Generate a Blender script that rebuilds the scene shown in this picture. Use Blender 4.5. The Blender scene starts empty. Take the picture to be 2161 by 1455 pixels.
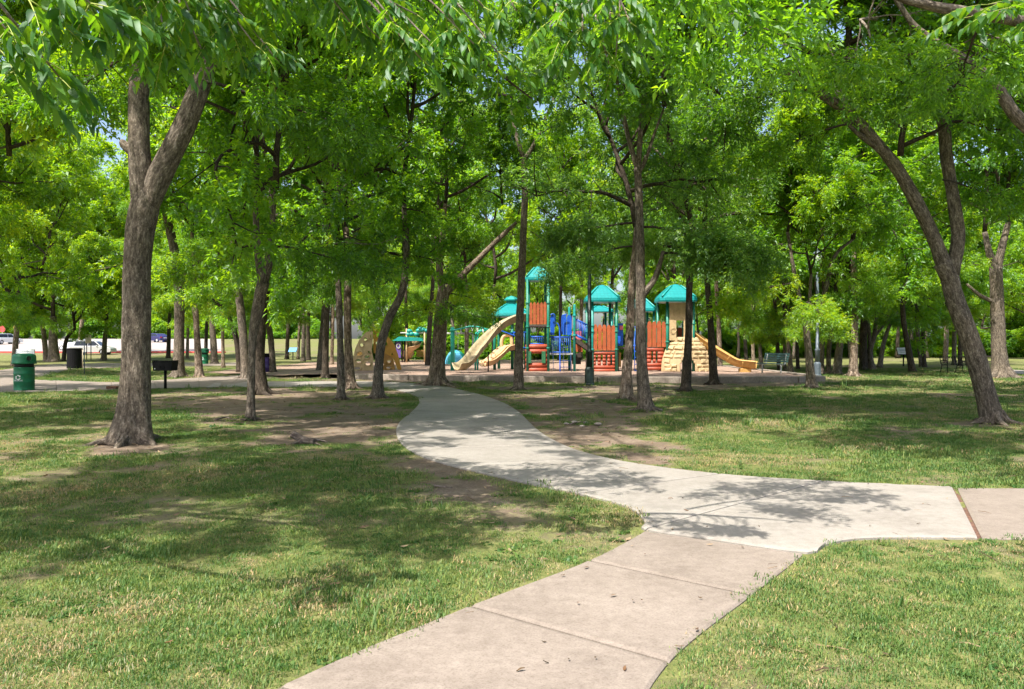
import bpy, bmesh, math, random
import numpy as np
from mathutils import Vector, Matrix, Euler
R = math.radians
SC = bpy.context.scene
COL = SC.collection
rng = np.random.default_rng(11)
random.seed(5)

# ------------------------------------------------------------------ camera, sky, sun, exposure
FPX, CX, CY, EYE = 1664.0, 1080.5, 727.5, 1.45
cam = bpy.data.cameras.new('camera'); cam.lens = 36.0 * FPX / 2161.0; cam.sensor_width = 36.0
cam.clip_start = 0.05; cam.clip_end = 3000
camo = bpy.data.objects.new('camera', cam); COL.objects.link(camo)
camo.location = (0, 0, EYE); camo.rotation_euler = (R(90), 0, 0)
SC.camera = camo
SUN = Vector((0.36, 0.50, -1.0)).normalized()          # the way the light travels
w = bpy.data.worlds.new('World'); SC.world = w; w.use_nodes = True
nt = w.node_tree; bg = nt.nodes['Background']
sky = nt.nodes.new('ShaderNodeTexSky'); sky.sky_type = 'NISHITA'; sky.sun_disc = False
sky.sun_elevation = math.asin(-SUN.z); sky.sun_rotation = math.atan2(-SUN.x, -SUN.y)
sky.air_density = 0.9; sky.dust_density = 3.5; sky.ozone_density = 1.0
nt.links.new(sky.outputs[0], bg.inputs[0]); bg.inputs[1].default_value = 0.13
sl = bpy.data.lights.new('sun', 'SUN'); sl.energy = 4.0; sl.angle = R(0.55); sl.color = (1.0, 0.95, 0.86)
slo = bpy.data.objects.new('sun', sl); COL.objects.link(slo)
slo.rotation_euler = SUN.to_track_quat('-Z', 'Y').to_euler(); slo.location = (0, 0, 60)
SC.view_settings.view_transform = 'Standard'; SC.view_settings.look = 'None'
SC.view_settings.exposure = 1.27; SC.view_settings.gamma = 1.0
SC.render.engine = 'CYCLES'
cy = SC.cycles
cy.max_bounces = 4; cy.diffuse_bounces = 3; cy.glossy_bounces = 1; cy.transmission_bounces = 3
cy.transparent_max_bounces = 4; cy.caustics_reflective = False; cy.caustics_refractive = False
cy.use_denoising = True; cy.sample_clamp_indirect = 6.0
cy.use_adaptive_sampling = True; cy.adaptive_threshold = 0.014

# ------------------------------------------------------------------ helpers
def smooth(a, b, x):
    t = np.clip((np.asarray(x, float) - a) / (b - a), 0, 1); return t * t * (3 - 2 * t)
def terr(x, y):
    x = np.asarray(x, float); y = np.asarray(y, float)
    return 2.2 * smooth(70, 150, y) * smooth(5, -25, x) + 0.6 * smooth(110, 190, y)
def P(px, py, Y):
    return Vector(((px - CX) * Y / FPX, Y, EYE - (py - CY) * Y / FPX))
def G(px, py, z0=0.0):                                   # where the ray meets the ground
    Y = 2.0
    while Y < 400:
        p = P(px, py, Y)
        if p.z <= float(terr(p.x, p.y)) + z0: break
        Y *= 1.004
    return P(px, py, Y)
def hash3(i, j, k, s):
    n = (i * 374761393 + j * 668265263 + k * 1274126177 + s * 362437) & 0xffffffff
    n = ((n ^ (n >> 13)) * 1274126177) & 0xffffffff
    n = ((n ^ (n >> 16)) * 2246822519) & 0xffffffff
    return ((n ^ (n >> 15)) & 0xffffff) / float(0xffffff)
def vnoise(x, y, z=0.0, s=0):
    x, y, z = np.broadcast_arrays(np.asarray(x, float), np.asarray(y, float), np.asarray(z, float))
    i, j, k = np.floor(x).astype(np.int64), np.floor(y).astype(np.int64), np.floor(z).astype(np.int64)
    u, v, t = x - i, y - j, z - k
    u, v, t = u*u*(3-2*u), v*v*(3-2*v), t*t*(3-2*t)
    def L(a, b, f): return a + (b - a) * f
    h = lambda a, b, c: hash3(i + a, j + b, k + c, s)
    return L(L(L(h(0,0,0), h(1,0,0), u), L(h(0,1,0), h(1,1,0), u), v),
             L(L(h(0,0,1), h(1,0,1), u), L(h(0,1,1), h(1,1,1), u), v), t)
def fbm(x, y, z=0.0, s=0, o=4):
    r = 0; a = 0.5; f = 1.0
    for q in range(o):
        r = r + a * vnoise(np.asarray(x) * f, np.asarray(y) * f, np.asarray(z) * f, s + q); a *= .5; f *= 2.03
    return r / (1 - .5 ** o)
def inside(poly, x, y):
    x = np.asarray(x, float); y = np.asarray(y, float); c = np.zeros(x.shape, bool); n = len(poly)
    for i in range(n):
        x1, y1 = poly[i]; x2, y2 = poly[i - 1]
        if y1 == y2: continue
        c ^= ((y1 > y) != (y2 > y)) & (x < (x2 - x1) * (y - y1) / (y2 - y1) + x1)
    return c
def tag(o, label=None, cat=None, group=None, kind=None):
    if label: o['label'] = label
    if cat: o['category'] = cat
    if group: o['group'] = group
    if kind: o['kind'] = kind
    return o
def empty(name, loc, label, cat, group=None, rz=0, kind=None):
    o = bpy.data.objects.new(name, None); COL.objects.link(o); o.location = loc; o.rotation_euler = (0, 0, rz)
    o.empty_display_size = .2
    return tag(o, label, cat, group, kind)
def node(name, parent):
    o = bpy.data.objects.new(name, None); COL.objects.link(o); o.parent = parent; o.empty_display_size = .2; return o
def link(name, me, parent=None, loc=None):
    o = bpy.data.objects.new(name, me); COL.objects.link(o)
    if parent: o.parent = parent
    if loc is not None: o.location = loc
    return o
def copy_tree(o, parent=None):
    c = o.copy(); COL.objects.link(c); c.parent = parent
    for ch in o.children: copy_tree(ch, c)
    return c

class MB:
    """collects simple solids; build() links them as one mesh"""
    def __init__(s): s.v = []; s.f = []; s.bk = []
    def add(s, v, f, bk=None):
        n = len(s.v); s.v += [tuple(p) for p in v]; s.f += [tuple(i + n for i in q) for q in f]
        s.bk += list(bk) if bk is not None else [tuple(p) for p in v]
        return s
    def box(s, c, d, rot=None, bev=0.0):
        x, y, z = d[0] / 2, d[1] / 2, d[2] / 2
        if bev <= 0:
            v = [Vector((a, b, e)) for e in (-z, z) for a, b in ((-x, -y), (x, -y), (x, y), (-x, y))]
            f = [(3,2,1,0), (4,5,6,7), (0,1,5,4), (1,2,6,5), (2,3,7,6), (3,0,4,7)]
        else:
            b_ = min(bev, x * .9, y * .9, z * .9); v = []
            for e, k in ((-z, 1), (-z + b_, 0), (z - b_, 0), (z, 1)):
                X, Yy = x - (b_ if k else 0), y - (b_ if k else 0)
                v += [Vector((a, b, e)) for a, b in ((-X, -Yy), (X, -Yy), (X, Yy), (-X, Yy))]
            f = [(3,2,1,0), (12,13,14,15)]
            for r in range(3):
                for q in range(4): f.append((r*4+q, r*4+(q+1) % 4, r*4+4+(q+1) % 4, r*4+4+q))
        if rot is not None: v = [rot @ p for p in v]
        return s.add([p + Vector(c) for p in v], f)
    def tube(s, pts, rad, seg=8, cap=True, flare=None, rough=0.0, sd=0, closed=False):
        P_ = [Vector(p) for p in pts]; n = len(P_)
        if not hasattr(rad, '__len__'): rad = [rad] * n
        V = []; BK = []; up = None; ln = 0.0
        T0 = (P_[1] - P_[0]).normalized()
        up = T0.orthogonal().normalized()
        if abs(T0.z) > .7: up = (Vector((1, 0, 0)) - T0 * T0.x).normalized()
        for i in range(n):
            T = (P_[min(i + 1, n - 1)] - P_[max(i - 1, 0)]).normalized()
            up = (up - T * up.dot(T)).normalized(); sd2 = T.cross(up)
            if i: ln += (P_[i] - P_[i - 1]).length
            for q in range(seg):
                a = 2 * math.pi * q / seg; r = rad[i]
                if flare: r *= flare(a, ln)
                V.append(P_[i] + (up * math.cos(a) + sd2 * math.sin(a)) * r)
                BK.append((rad[i] * math.cos(a), rad[i] * math.sin(a), ln + sd * 7.3))
        if rough > 0:
            A = np.array(BK); V2 = np.array([tuple(p) for p in V])
            C = np.repeat(np.array([tuple(p) for p in P_]), seg, 0)
            D = V2 - C; D /= np.maximum(np.linalg.norm(D, axis=1, keepdims=True), 1e-6)
            h = fbm(A[:, 0] * 22, A[:, 1] * 22, A[:, 2] * 4.5, sd, 3) - .5
            h2 = fbm(A[:, 0] * 3, A[:, 1] * 3, A[:, 2] * 1.6, sd + 9, 2) - .5
            V2 = V2 + D * (h * rough * 2.2 + h2 * rough * 2.5)[:, None]; V = [tuple(p) for p in V2]
        F = []
        for i in range(n - 1 + (1 if closed else 0)):
            for q in range(seg):
                i2 = (i + 1) % n
                F.append((i*seg+q, i*seg+(q+1) % seg, i2*seg+(q+1) % seg, i2*seg+q))
        if cap and not closed:
            F.append(tuple(reversed(range(seg)))); F.append(tuple((n-1)*seg + q for q in range(seg)))
        return s.add(V, F, BK)
    def cyl(s, a, b, r, seg=10, r2=None): return s.tube([a, b], [r, r if r2 is None else r2], seg)
    def lathe(s, c, prof, seg=20):
        V = []; F = []; n = len(prof)
        for r, z in prof:
            for q in range(seg):
                a = 2 * math.pi * q / seg; V.append(Vector(c) + Vector((r * math.cos(a), r * math.sin(a), z)))
        for i in range(n - 1):
            for q in range(seg): F.append((i*seg+q, i*seg+(q+1) % seg, (i+1)*seg+(q+1) % seg, (i+1)*seg+q))
        F.append(tuple(reversed(range(seg)))); F.append(tuple((n-1)*seg + q for q in range(seg)))
        return s.add(V, F)
    def prism(s, poly, axis, a, b):
        """poly: 2-D outline swept along an axis ('x','y','z') from a to b"""
        def m(p, t): return {'x': (t, p[0], p[1]), 'y': (p[0], t, p[1]), 'z': (p[0], p[1], t)}[axis]
        n = len(poly); V = [m(p, a) for p in poly] + [m(p, b) for p in poly]
        F = [tuple(reversed(range(n))), tuple(range(n, 2 * n))]
        for i in range(n): F.append((i, (i+1) % n, n + (i+1) % n, n + i))
        return s.add(V, F)
    def build(s, name, mat, parent=None, org=None, sm=False, bark=False):
        o_ = Vector(org) if org is not None else Vector((0, 0, 0))
        me = bpy.data.meshes.new(name)
        me.from_pydata([(p[0]-o_.x, p[1]-o_.y, p[2]-o_.z) for p in s.v], [], s.f)
        me.materials.append(mat)
        bm = bmesh.new(); bm.from_mesh(me); bmesh.ops.recalc_face_normals(bm, faces=bm.faces); bm.to_mesh(me); bm.free()
        if sm: me.polygons.foreach_set('use_smooth', [True] * len(me.polygons))
        if bark:
            at = me.attributes.new('bark', 'FLOAT_VECTOR', 'POINT')
            at.data.foreach_set('vector', np.array(s.bk, dtype=np.float32).ravel())
        return link(name, me, parent)
def catmull(pts, n):
    p = np.array([tuple(q) for q in pts], float)
    if len(p) == 2: p = np.array([p[0], (p[0] + p[1]) / 2, p[1]])
    e = np.vstack([2 * p[0] - p[1], p, 2 * p[-1] - p[-2]]); out = []
    m = len(p) - 1
    for t in np.linspace(0, m - 1e-6, n):
        i = int(t); f = t - i; a, b, c, d = e[i], e[i+1], e[i+2], e[i+3]
        out.append(.5 * ((2*b) + (-a+c)*f + (2*a-5*b+4*c-d)*f*f + (-a+3*b-3*c+d)*f**3))
    return np.array(out)

# ------------------------------------------------------------------ materials
def mat(name):
    m = bpy.data.materials.new(name); m.use_nodes = True
    n = m.node_tree.nodes; b = n['Principled BSDF']; return m, n, m.node_tree.links, b
def ramp(n, stops):
    r = n.new('ShaderNodeValToRGB'); e = r.color_ramp.elements
    e[0].position, e[0].color = stops[0][0], (*stops[0][1], 1); e[1].position, e[1].color = stops[-1][0], (*stops[-1][1], 1)
    for p_, c in stops[1:-1]: q = e.new(p_); q.color = (*c, 1)
    return r
def noise(n, l, vec, sc, det=5, rough=.6):
    t = n.new('ShaderNodeTexNoise'); t.inputs['Scale'].default_value = sc; t.inputs['Detail'].default_value = det
    t.inputs['Roughness'].default_value = rough
    if vec is not None: l.new(vec, t.inputs['Vector'])
    return t
def mapping(n, l, vec, sc):
    m = n.new('ShaderNodeMapping'); m.inputs['Scale'].default_value = sc; l.new(vec, m.inputs['Vector']); return m.outputs[0]
def mixc(n, l, a, b, f, mode='MIX'):
    m = n.new('ShaderNodeMix'); m.data_type = 'RGBA'; m.blend_type = mode
    for s_, v in ((m.inputs[6], a), (m.inputs[7], b), (m.inputs[0], f)):
        if isinstance(v, (int, float)): s_.default_value = v
        elif isinstance(v, tuple): s_.default_value = (*v, 1)
        else: l.new(v, s_)
    return m.outputs[2]
def math_(n, l, op, a, b=0.0):
    m = n.new('ShaderNodeMath'); m.operation = op
    for s_, v in ((m.inputs[0], a), (m.inputs[1], b)):
        if isinstance(v, (int, float)): s_.default_value = v
        else: l.new(v, s_)
    return m.outputs[0]
def bump(n, l, b, h, st, dist=.01):
    q = n.new('ShaderNodeBump'); q.inputs['Strength'].default_value = st; q.inputs['Distance'].default_value = dist
    l.new(h, q.inputs['Height']); l.new(q.outputs[0], b.inputs['Normal'])
def objco(n): return n.new('ShaderNodeTexCoord').outputs['Object']
def geopos(n): return n.new('ShaderNodeNewGeometry').outputs['Position']
def plastic(name, col, rough=.45, var=.12, spec=.5, sc=6.0):
    m, n, l, b = mat(name); t = noise(n, l, geopos(n), sc, 4)
    lo = tuple(c * (1 - var) for c in col); hi = tuple(min(1, c * (1 + var)) for c in col)
    r = ramp(n, [(.3, lo), (.7, hi)]); l.new(t.outputs[0], r.inputs[0]); l.new(r.outputs[0], b.inputs['Base Color'])
    t2 = noise(n, l, geopos(n), sc * 9, 3)
    rr = n.new('ShaderNodeMapRange'); rr.inputs[3].default_value = rough - .08; rr.inputs[4].default_value = rough + .18
    l.new(t2.outputs[0], rr.inputs[0]); l.new(rr.outputs[0], b.inputs['Roughness'])
    b.inputs['Specular IOR Level'].default_value = spec
    return m
def metal_paint(name, col, rough=.4): return plastic(name, col, rough, .15)

def bark_mat(name, dark, mid, light, sc=1.0):
    m, n, l, b = mat(name)
    at = n.new('ShaderNodeAttribute'); at.attribute_name = 'bark'; v = at.outputs['Vector']
    a = noise(n, l, mapping(n, l, v, (1, 1, .28)), 24 * sc, 6, .7)
    c = noise(n, l, mapping(n, l, v, (1, 1, .6)), 46 * sc, 4, .6)
    d = noise(n, l, v, 2.2, 3)
    h = math_(n, l, 'ADD', math_(n, l, 'MULTIPLY', a.outputs[0], .7), math_(n, l, 'MULTIPLY', c.outputs[0], .3))
    r = ramp(n, [(.36, dark), (.46, tuple((x + y) / 2 for x, y in zip(dark, mid))), (.53, mid), (.66, light)]); l.new(h, r.inputs[0])
    fl = ramp(n, [(.62, (0, 0, 0)), (.72, (.55, .55, .55))]); l.new(c.outputs[0], fl.inputs[0])
    col = mixc(n, l, r.outputs[0], tuple(min(1, x * 1.45) for x in light), fl.outputs[0])
    br = ramp(n, [(.3, (.72, .70, .70)), (.7, (1.12, 1.05, .98))]); l.new(d.outputs[0], br.inputs[0])
    col = mixc(n, l, col, br.outputs[0], 1.0, 'MULTIPLY')
    l.new(col, b.inputs['Base Color']); b.inputs['Roughness'].default_value = .95; b.inputs['Specular IOR Level'].default_value = .15
    bump(n, l, b, h, 1.0, .05)
    return m
def leaf_mat(name, base, trans, var=.35, gloss=.045, tf=.48):
    m, n, l, b = mat(name); n.remove(b); out = n['Material Output']
    at = n.new('ShaderNodeAttribute'); at.attribute_name = 'tint'; oi = n.new('ShaderNodeObjectInfo')
    f = math_(n, l, 'ADD', math_(n, l, 'MULTIPLY', at.outputs['Fac'], .75), math_(n, l, 'MULTIPLY', oi.outputs['Random'], .25))
    def cr(c):
        lo = (c[0] * (1 - var) * .8, c[1] * (1 - var), c[2] * (1 - var)); hi = (min(1, c[0] * (1 + var) * 1.25), min(1, c[1] * (1 + var * .8)), c[2] * (1 + var * .3))
        r = ramp(n, [(.1, lo), (.5, c), (.9, hi)]); l.new(f, r.inputs[0]); return r.outputs[0]
    d = n.new('ShaderNodeBsdfDiffuse'); l.new(cr(base), d.inputs[0])
    t = n.new('ShaderNodeBsdfTranslucent'); l.new(cr(trans), t.inputs[0])
    g = n.new('ShaderNodeBsdfGlossy'); g.inputs['Roughness'].default_value = .5; g.inputs[0].default_value = (.9, .95, 1, 1)
    m1 = n.new('ShaderNodeMixShader'); m1.inputs[0].default_value = tf; l.new(d.outputs[0], m1.inputs[1]); l.new(t.outputs[0], m1.inputs[2])
    m2 = n.new('ShaderNodeMixShader'); m2.inputs[0].default_value = gloss; l.new(m1.outputs[0], m2.inputs[1]); l.new(g.outputs[0], m2.inputs[2])
    l.new(m2.outputs[0], out.inputs[0]); return m

BARK = bark_mat('bark_grey_brown', (.042, .035, .029), (.172, .146, .119), (.37, .33, .28))
BARK_MOT = bark_mat('bark_mottled', (.05, .035, .025), (.24, .19, .15), (.52, .45, .37), .7)
BARK_DK = bark_mat('bark_dark', (.022, .018, .015), (.080, .066, .053), (.17, .145, .118))
BARK_TW = bark_mat('bark_pale_twig', (.16, .13, .11), (.32, .28, .24), (.5, .45, .4))
LF_MID = leaf_mat('leaf_mid_green', (.062, .172, .009), (.34, .68, .011), .55)
LF_YEL = leaf_mat('leaf_yellow_green', (.108, .235, .006), (.50, .82, .008), .45)
LF_BLU = leaf_mat('leaf_blue_green', (.095, .205, .040), (.29, .56, .035), .5, gloss=.04)
LF_NEAR = leaf_mat('leaf_pecan_near', (.036, .120, .016), (.26, .56, .012), .5, gloss=.03, tf=.42)

# ------------------------------------------------------------------ leaves and crowns
def tri_mesh(name, V, T, m, tint=None, quads=False):
    me = bpy.data.meshes.new(name); k = T.shape[1]
    me.vertices.add(len(V)); me.vertices.foreach_set('co', np.ascontiguousarray(V, np.float32).ravel())
    me.loops.add(T.size); me.loops.foreach_set('vertex_index', np.ascontiguousarray(T, np.int32).ravel())
    me.polygons.add(len(T)); me.polygons.foreach_set('loop_start', np.arange(0, T.size, k, dtype=np.int32))
    me.update(calc_edges=True)
    if tint is not None:
        at = me.attributes.new('tint', 'FLOAT', 'POINT'); at.data.foreach_set('value', np.ascontiguousarray(tint, np.float32))
    me.materials.append(m); return me
def norm(a): return a / np.maximum(np.linalg.norm(a, axis=-1, keepdims=True), 1e-9)
def leaves(B, D, U, L, W, tint, droop=.25):
    """folded two-triangle leaflets: base B, direction D, upper side U"""
    D = norm(D); S = norm(np.cross(D, U)); U = np.cross(S, D)
    mid = B + D * (L * .42)[:, None]
    tip = B + D * L[:, None] - np.array([0, 0, 1.0]) * (L * droop)[:, None]
    l_ = mid + S * (W * .5)[:, None] + U * (W * .16)[:, None]; r_ = mid - S * (W * .5)[:, None] + U * (W * .16)[:, None]
    V = np.stack([B, r_, tip, l_], 1).reshape(-1, 3); n = len(B)
    i = np.arange(n)[:, None] * 4
    T = np.concatenate([i + np.array([[0, 1, 2]]), i + np.array([[0, 2, 3]])], 0)
    return V, T, np.repeat(tint, 4)
def spray(tips, dirs, g, nr=5, nl=7, rl=.34, L=.15, W=.055, sc_t=.25):
    """compound leaves round every twig tip"""
    n = len(tips)
    k = n * nr
    t = np.repeat(tips, nr, 0) + g.normal(0, .07, (k, 3)); d = np.repeat(dirs, nr, 0) * .7 + g.normal(0, .75, (k, 3)); d[:, 2] -= .12
    d = norm(d); cl = np.repeat(g.normal(0, .16, n), nr) + g.normal(0, .1, k)
    kk = k * nl; f = np.tile(np.linspace(.15, 1, nl), k)
    B = np.repeat(t, nl, 0) + np.repeat(d, nl, 0) * (f * rl)[:, None]; B[:, 2] -= .07 * f * f * rl / .34
    dd = np.repeat(d, nl, 0); side = norm(np.cross(dd, np.array([0, 0, 1.0])) + 1e-4) * np.tile(np.where(np.arange(nl) % 2 == 0, 1, -1), k)[:, None]
    side[np.tile(np.arange(nl) == nl - 1, k)] *= .1
    D = dd * .5 + side * .8 + g.normal(0, .38, (kk, 3)); D[:, 2] -= .12
    U = np.tile(np.array([0, 0, 1.0]), (kk, 1)) + g.normal(0, .6, (kk, 3))
    Ls = L * g.uniform(.7, 1.2, kk); ti = np.clip(.5 + np.repeat(cl, nl) + g.normal(0, .13, kk), 0, 1)
    return leaves(B, D, U, Ls, W / L * Ls, ti)
def limb_path(p, d, ln, g, n=6, up=.25, wob=.22):
    out = [p]; d = d / np.linalg.norm(d)
    for i in range(n):
        d = d + g.normal(0, wob, 3) * .6; d[2] += up / n; d /= np.linalg.norm(d); out.append(out[-1] + d * ln / n)
    return np.array(out)
def with_branches(name, V, T, ti, lm, mb, bm_):
    """leaves and their twigs as one mesh with two materials"""
    bv = np.array([tuple(p) for p in mb.v]); bt = []
    for f in mb.f:
        for i in range(1, len(f) - 1): bt.append((f[0], f[i], f[i + 1]))
    bt = np.array(bt) + len(V)
    me = tri_mesh(name, np.concatenate([V, bv]), np.concatenate([T, bt]), lm, np.concatenate([ti, np.full(len(bv), .5)]))
    me.materials.append(bm_)
    mi = np.zeros(len(T) + len(bt), np.int32); mi[len(T):] = 1; me.polygons.foreach_set('material_index', mi)
    at = me.attributes.new('bark', 'FLOAT_VECTOR', 'POINT'); bk = np.zeros((len(V) + len(bv), 3), np.float32); bk[len(V):] = np.array(mb.bk); at.data.foreach_set('vector', bk.ravel())
    return me
def make_crown(seed, rad=4.2, ht=7.5, nl=11, tips_per=1, leafm=None, nr=9, nlf=7, L=.135, W=.066, rl=.27, low=0.0, barkm=None, gap=0.0, leader=True):
    """a branch skeleton (tubes) and compound leaves along its twigs; origin at the foot of the crown"""
    g = np.random.default_rng(seed); mb = MB(); tips = []; dirs = []
    lead = limb_path(np.zeros(3), np.array([.05, 0, 1.0]), ht * .72, g, 8, .4, .13)
    if leader: mb.tube(lead, list(np.linspace(.075, .025, 9)), 7)
    for i in range(nl):
        f = (i + .5) / nl; j = f * 7.4; a = int(j); base = lead[a] + (lead[a + 1] - lead[a]) * (j - a)
        az = i * 2.4 + g.uniform(-.5, .5); el = R(22 + 48 * f + g.uniform(-8, 12)) - low
        ln = rad * (1.0 - .45 * f) * g.uniform(.8, 1.15)
        d = np.array([math.cos(az) * math.cos(el), math.sin(az) * math.cos(el), math.sin(el)])
        lp = limb_path(base, d, ln, g, 7, .25, .42); r0 = .060 * (1 - .4 * f)
        mb.tube(catmull(lp, 15), list(np.linspace(r0, .010, 15)), 6)
        ns = 9
        for s in range(ns):
            t = .22 + .78 * (s + g.uniform(0, .7)) / ns; t = min(t, .995) * 7; b = int(t); sp = lp[b] + (lp[min(b+1, 7)] - lp[b]) * (t - b)
            td = norm(lp[min(b+1, 7)] - lp[b]); sd = norm(np.cross(td, g.normal(0, 1, 3) + np.array([0, 0, 1.2])))
            if s % 2: sd = -sd
            d2 = td * .55 + sd * .85 + np.array([0, 0, g.uniform(-.25, .45)])
            l2 = ln * .34 * g.uniform(.6, 1.3) * (1.1 - .4 * t / 7)
            if g.random() < gap: continue
            p2 = limb_path(sp, d2, l2, g, 4, -.15, .3); mb.tube(p2[[0, 2, 4]], [.02, .013, .006], 3, False)
            for q in range(6):
                u = .25 + .75 * (q + g.random()) / 6; u = min(u, .99) * 4; c = int(u); tp = p2[c] + (p2[min(c+1, 4)] - p2[c]) * (u - c)
                dt = norm(p2[min(c+1, 4)] - p2[c]) * .5 + g.normal(0, .7, 3) + np.array([0, 0, .1]); dt = norm(dt)
                e = tp + dt * g.uniform(.15, .45); tips.append(e); dirs.append(dt)
    tips = np.array(tips); dirs = np.array(dirs)
    V, T, ti = spray(tips, dirs, g, nr, nlf, rl, L, W)
    return None, with_branches('crown', V, T, ti, leafm or LF_MID, mb, barkm or BARK_DK), len(T)
CROWN = {}
for k_, (sd, kw) in {
    'a': (1, dict(leafm=LF_MID, gap=.40)), 'b': (2, dict(leafm=LF_MID, gap=.40, nl=12, rad=4.6, ht=8)), 'c': (3, dict(leafm=LF_YEL, gap=.18)),
    'd': (4, dict(leafm=LF_MID, gap=.40, rad=3.6, ht=8.5, nl=12)), 'e': (5, dict(leafm=LF_YEL, rad=4.6, low=.25)),
    'f': (6, dict(leafm=LF_BLU, gap=.30, L=.085, W=.045, rl=.30, nr=8, nlf=8, rad=3.6, ht=6, low=.3)),
    'n': (7, dict(leafm=LF_MID, gap=.40, L=.115, W=.050, nr=8, nlf=8, nl=12, rad=4.6)),
    's': (8, dict(leafm=LF_MID, rad=3.0, ht=4.5, nl=7, gap=.25, L=.13, W=.05, low=.2)),
    'u': (9, dict(leafm=LF_YEL, rad=1.7, ht=1.7, nl=7, L=.14, W=.07, low=.1)),
}.items():
    CROWN[k_] = make_crown(sd, **kw)

# low boughs: a fan of sprays along a branch that runs out along +X and droops
def make_bough(seed, ln=3.0, leafm=None, L=.12, W=.045, nr=5, nlf=7, rl=.3):
    g = np.random.default_rng(seed); mb = MB(); tips = []; dirs = []
    lp = limb_path(np.zeros(3), np.array([1, 0, .25]), ln, g, 8, -.5, .14); mb.tube(lp, list(np.linspace(.035, .008, 9)), 5)
    for s in range(16):
        t = .15 + .84 * (s + g.random()) / 16; t *= 8; b = int(t); sp = lp[b] + (lp[min(b+1, 8)] - lp[b]) * (t - b)
        d2 = np.array([.6, (1 if s % 2 else -1) * .9, g.uniform(-.25, .25)]); l2 = ln * .42 * g.uniform(.5, 1.15) * (1.15 - .55 * t / 8)
        p2 = limb_path(sp, d2, l2, g, 4, -.3, .25); mb.tube(p2, list(np.linspace(.012, .005, 5)), 4, False)
        for q in range(6):
            u = min(.2 + .8 * (q + g.random()) / 6, .99) * 4; c = int(u); tp = p2[c] + (p2[min(c+1, 4)] - p2[c]) * (u - c)
            dt = norm(norm(p2[min(c+1, 4)] - p2[c]) * .8 + g.normal(0, .5, 3)); tips.append(tp + dt * g.uniform(.05, .25)); dirs.append(dt)
    V, T, ti = spray(np.array(tips), np.array(dirs), g, nr, nlf, rl, L, W)
    return None, with_branches('bough', V, T, ti, leafm or LF_MID, mb, BARK_DK)
BOUGH = {'p': make_bough(21, 3.0, LF_MID), 'q': make_bough(22, 2.6, LF_BLU, .075, .042, 8, 8, .26), 'r': make_bough(23, 3.2, LF_YEL, .13, .05),
         'v': make_bough(24, 2.2, LF_BLU, .07, .04, 9, 8, .24)}

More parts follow.
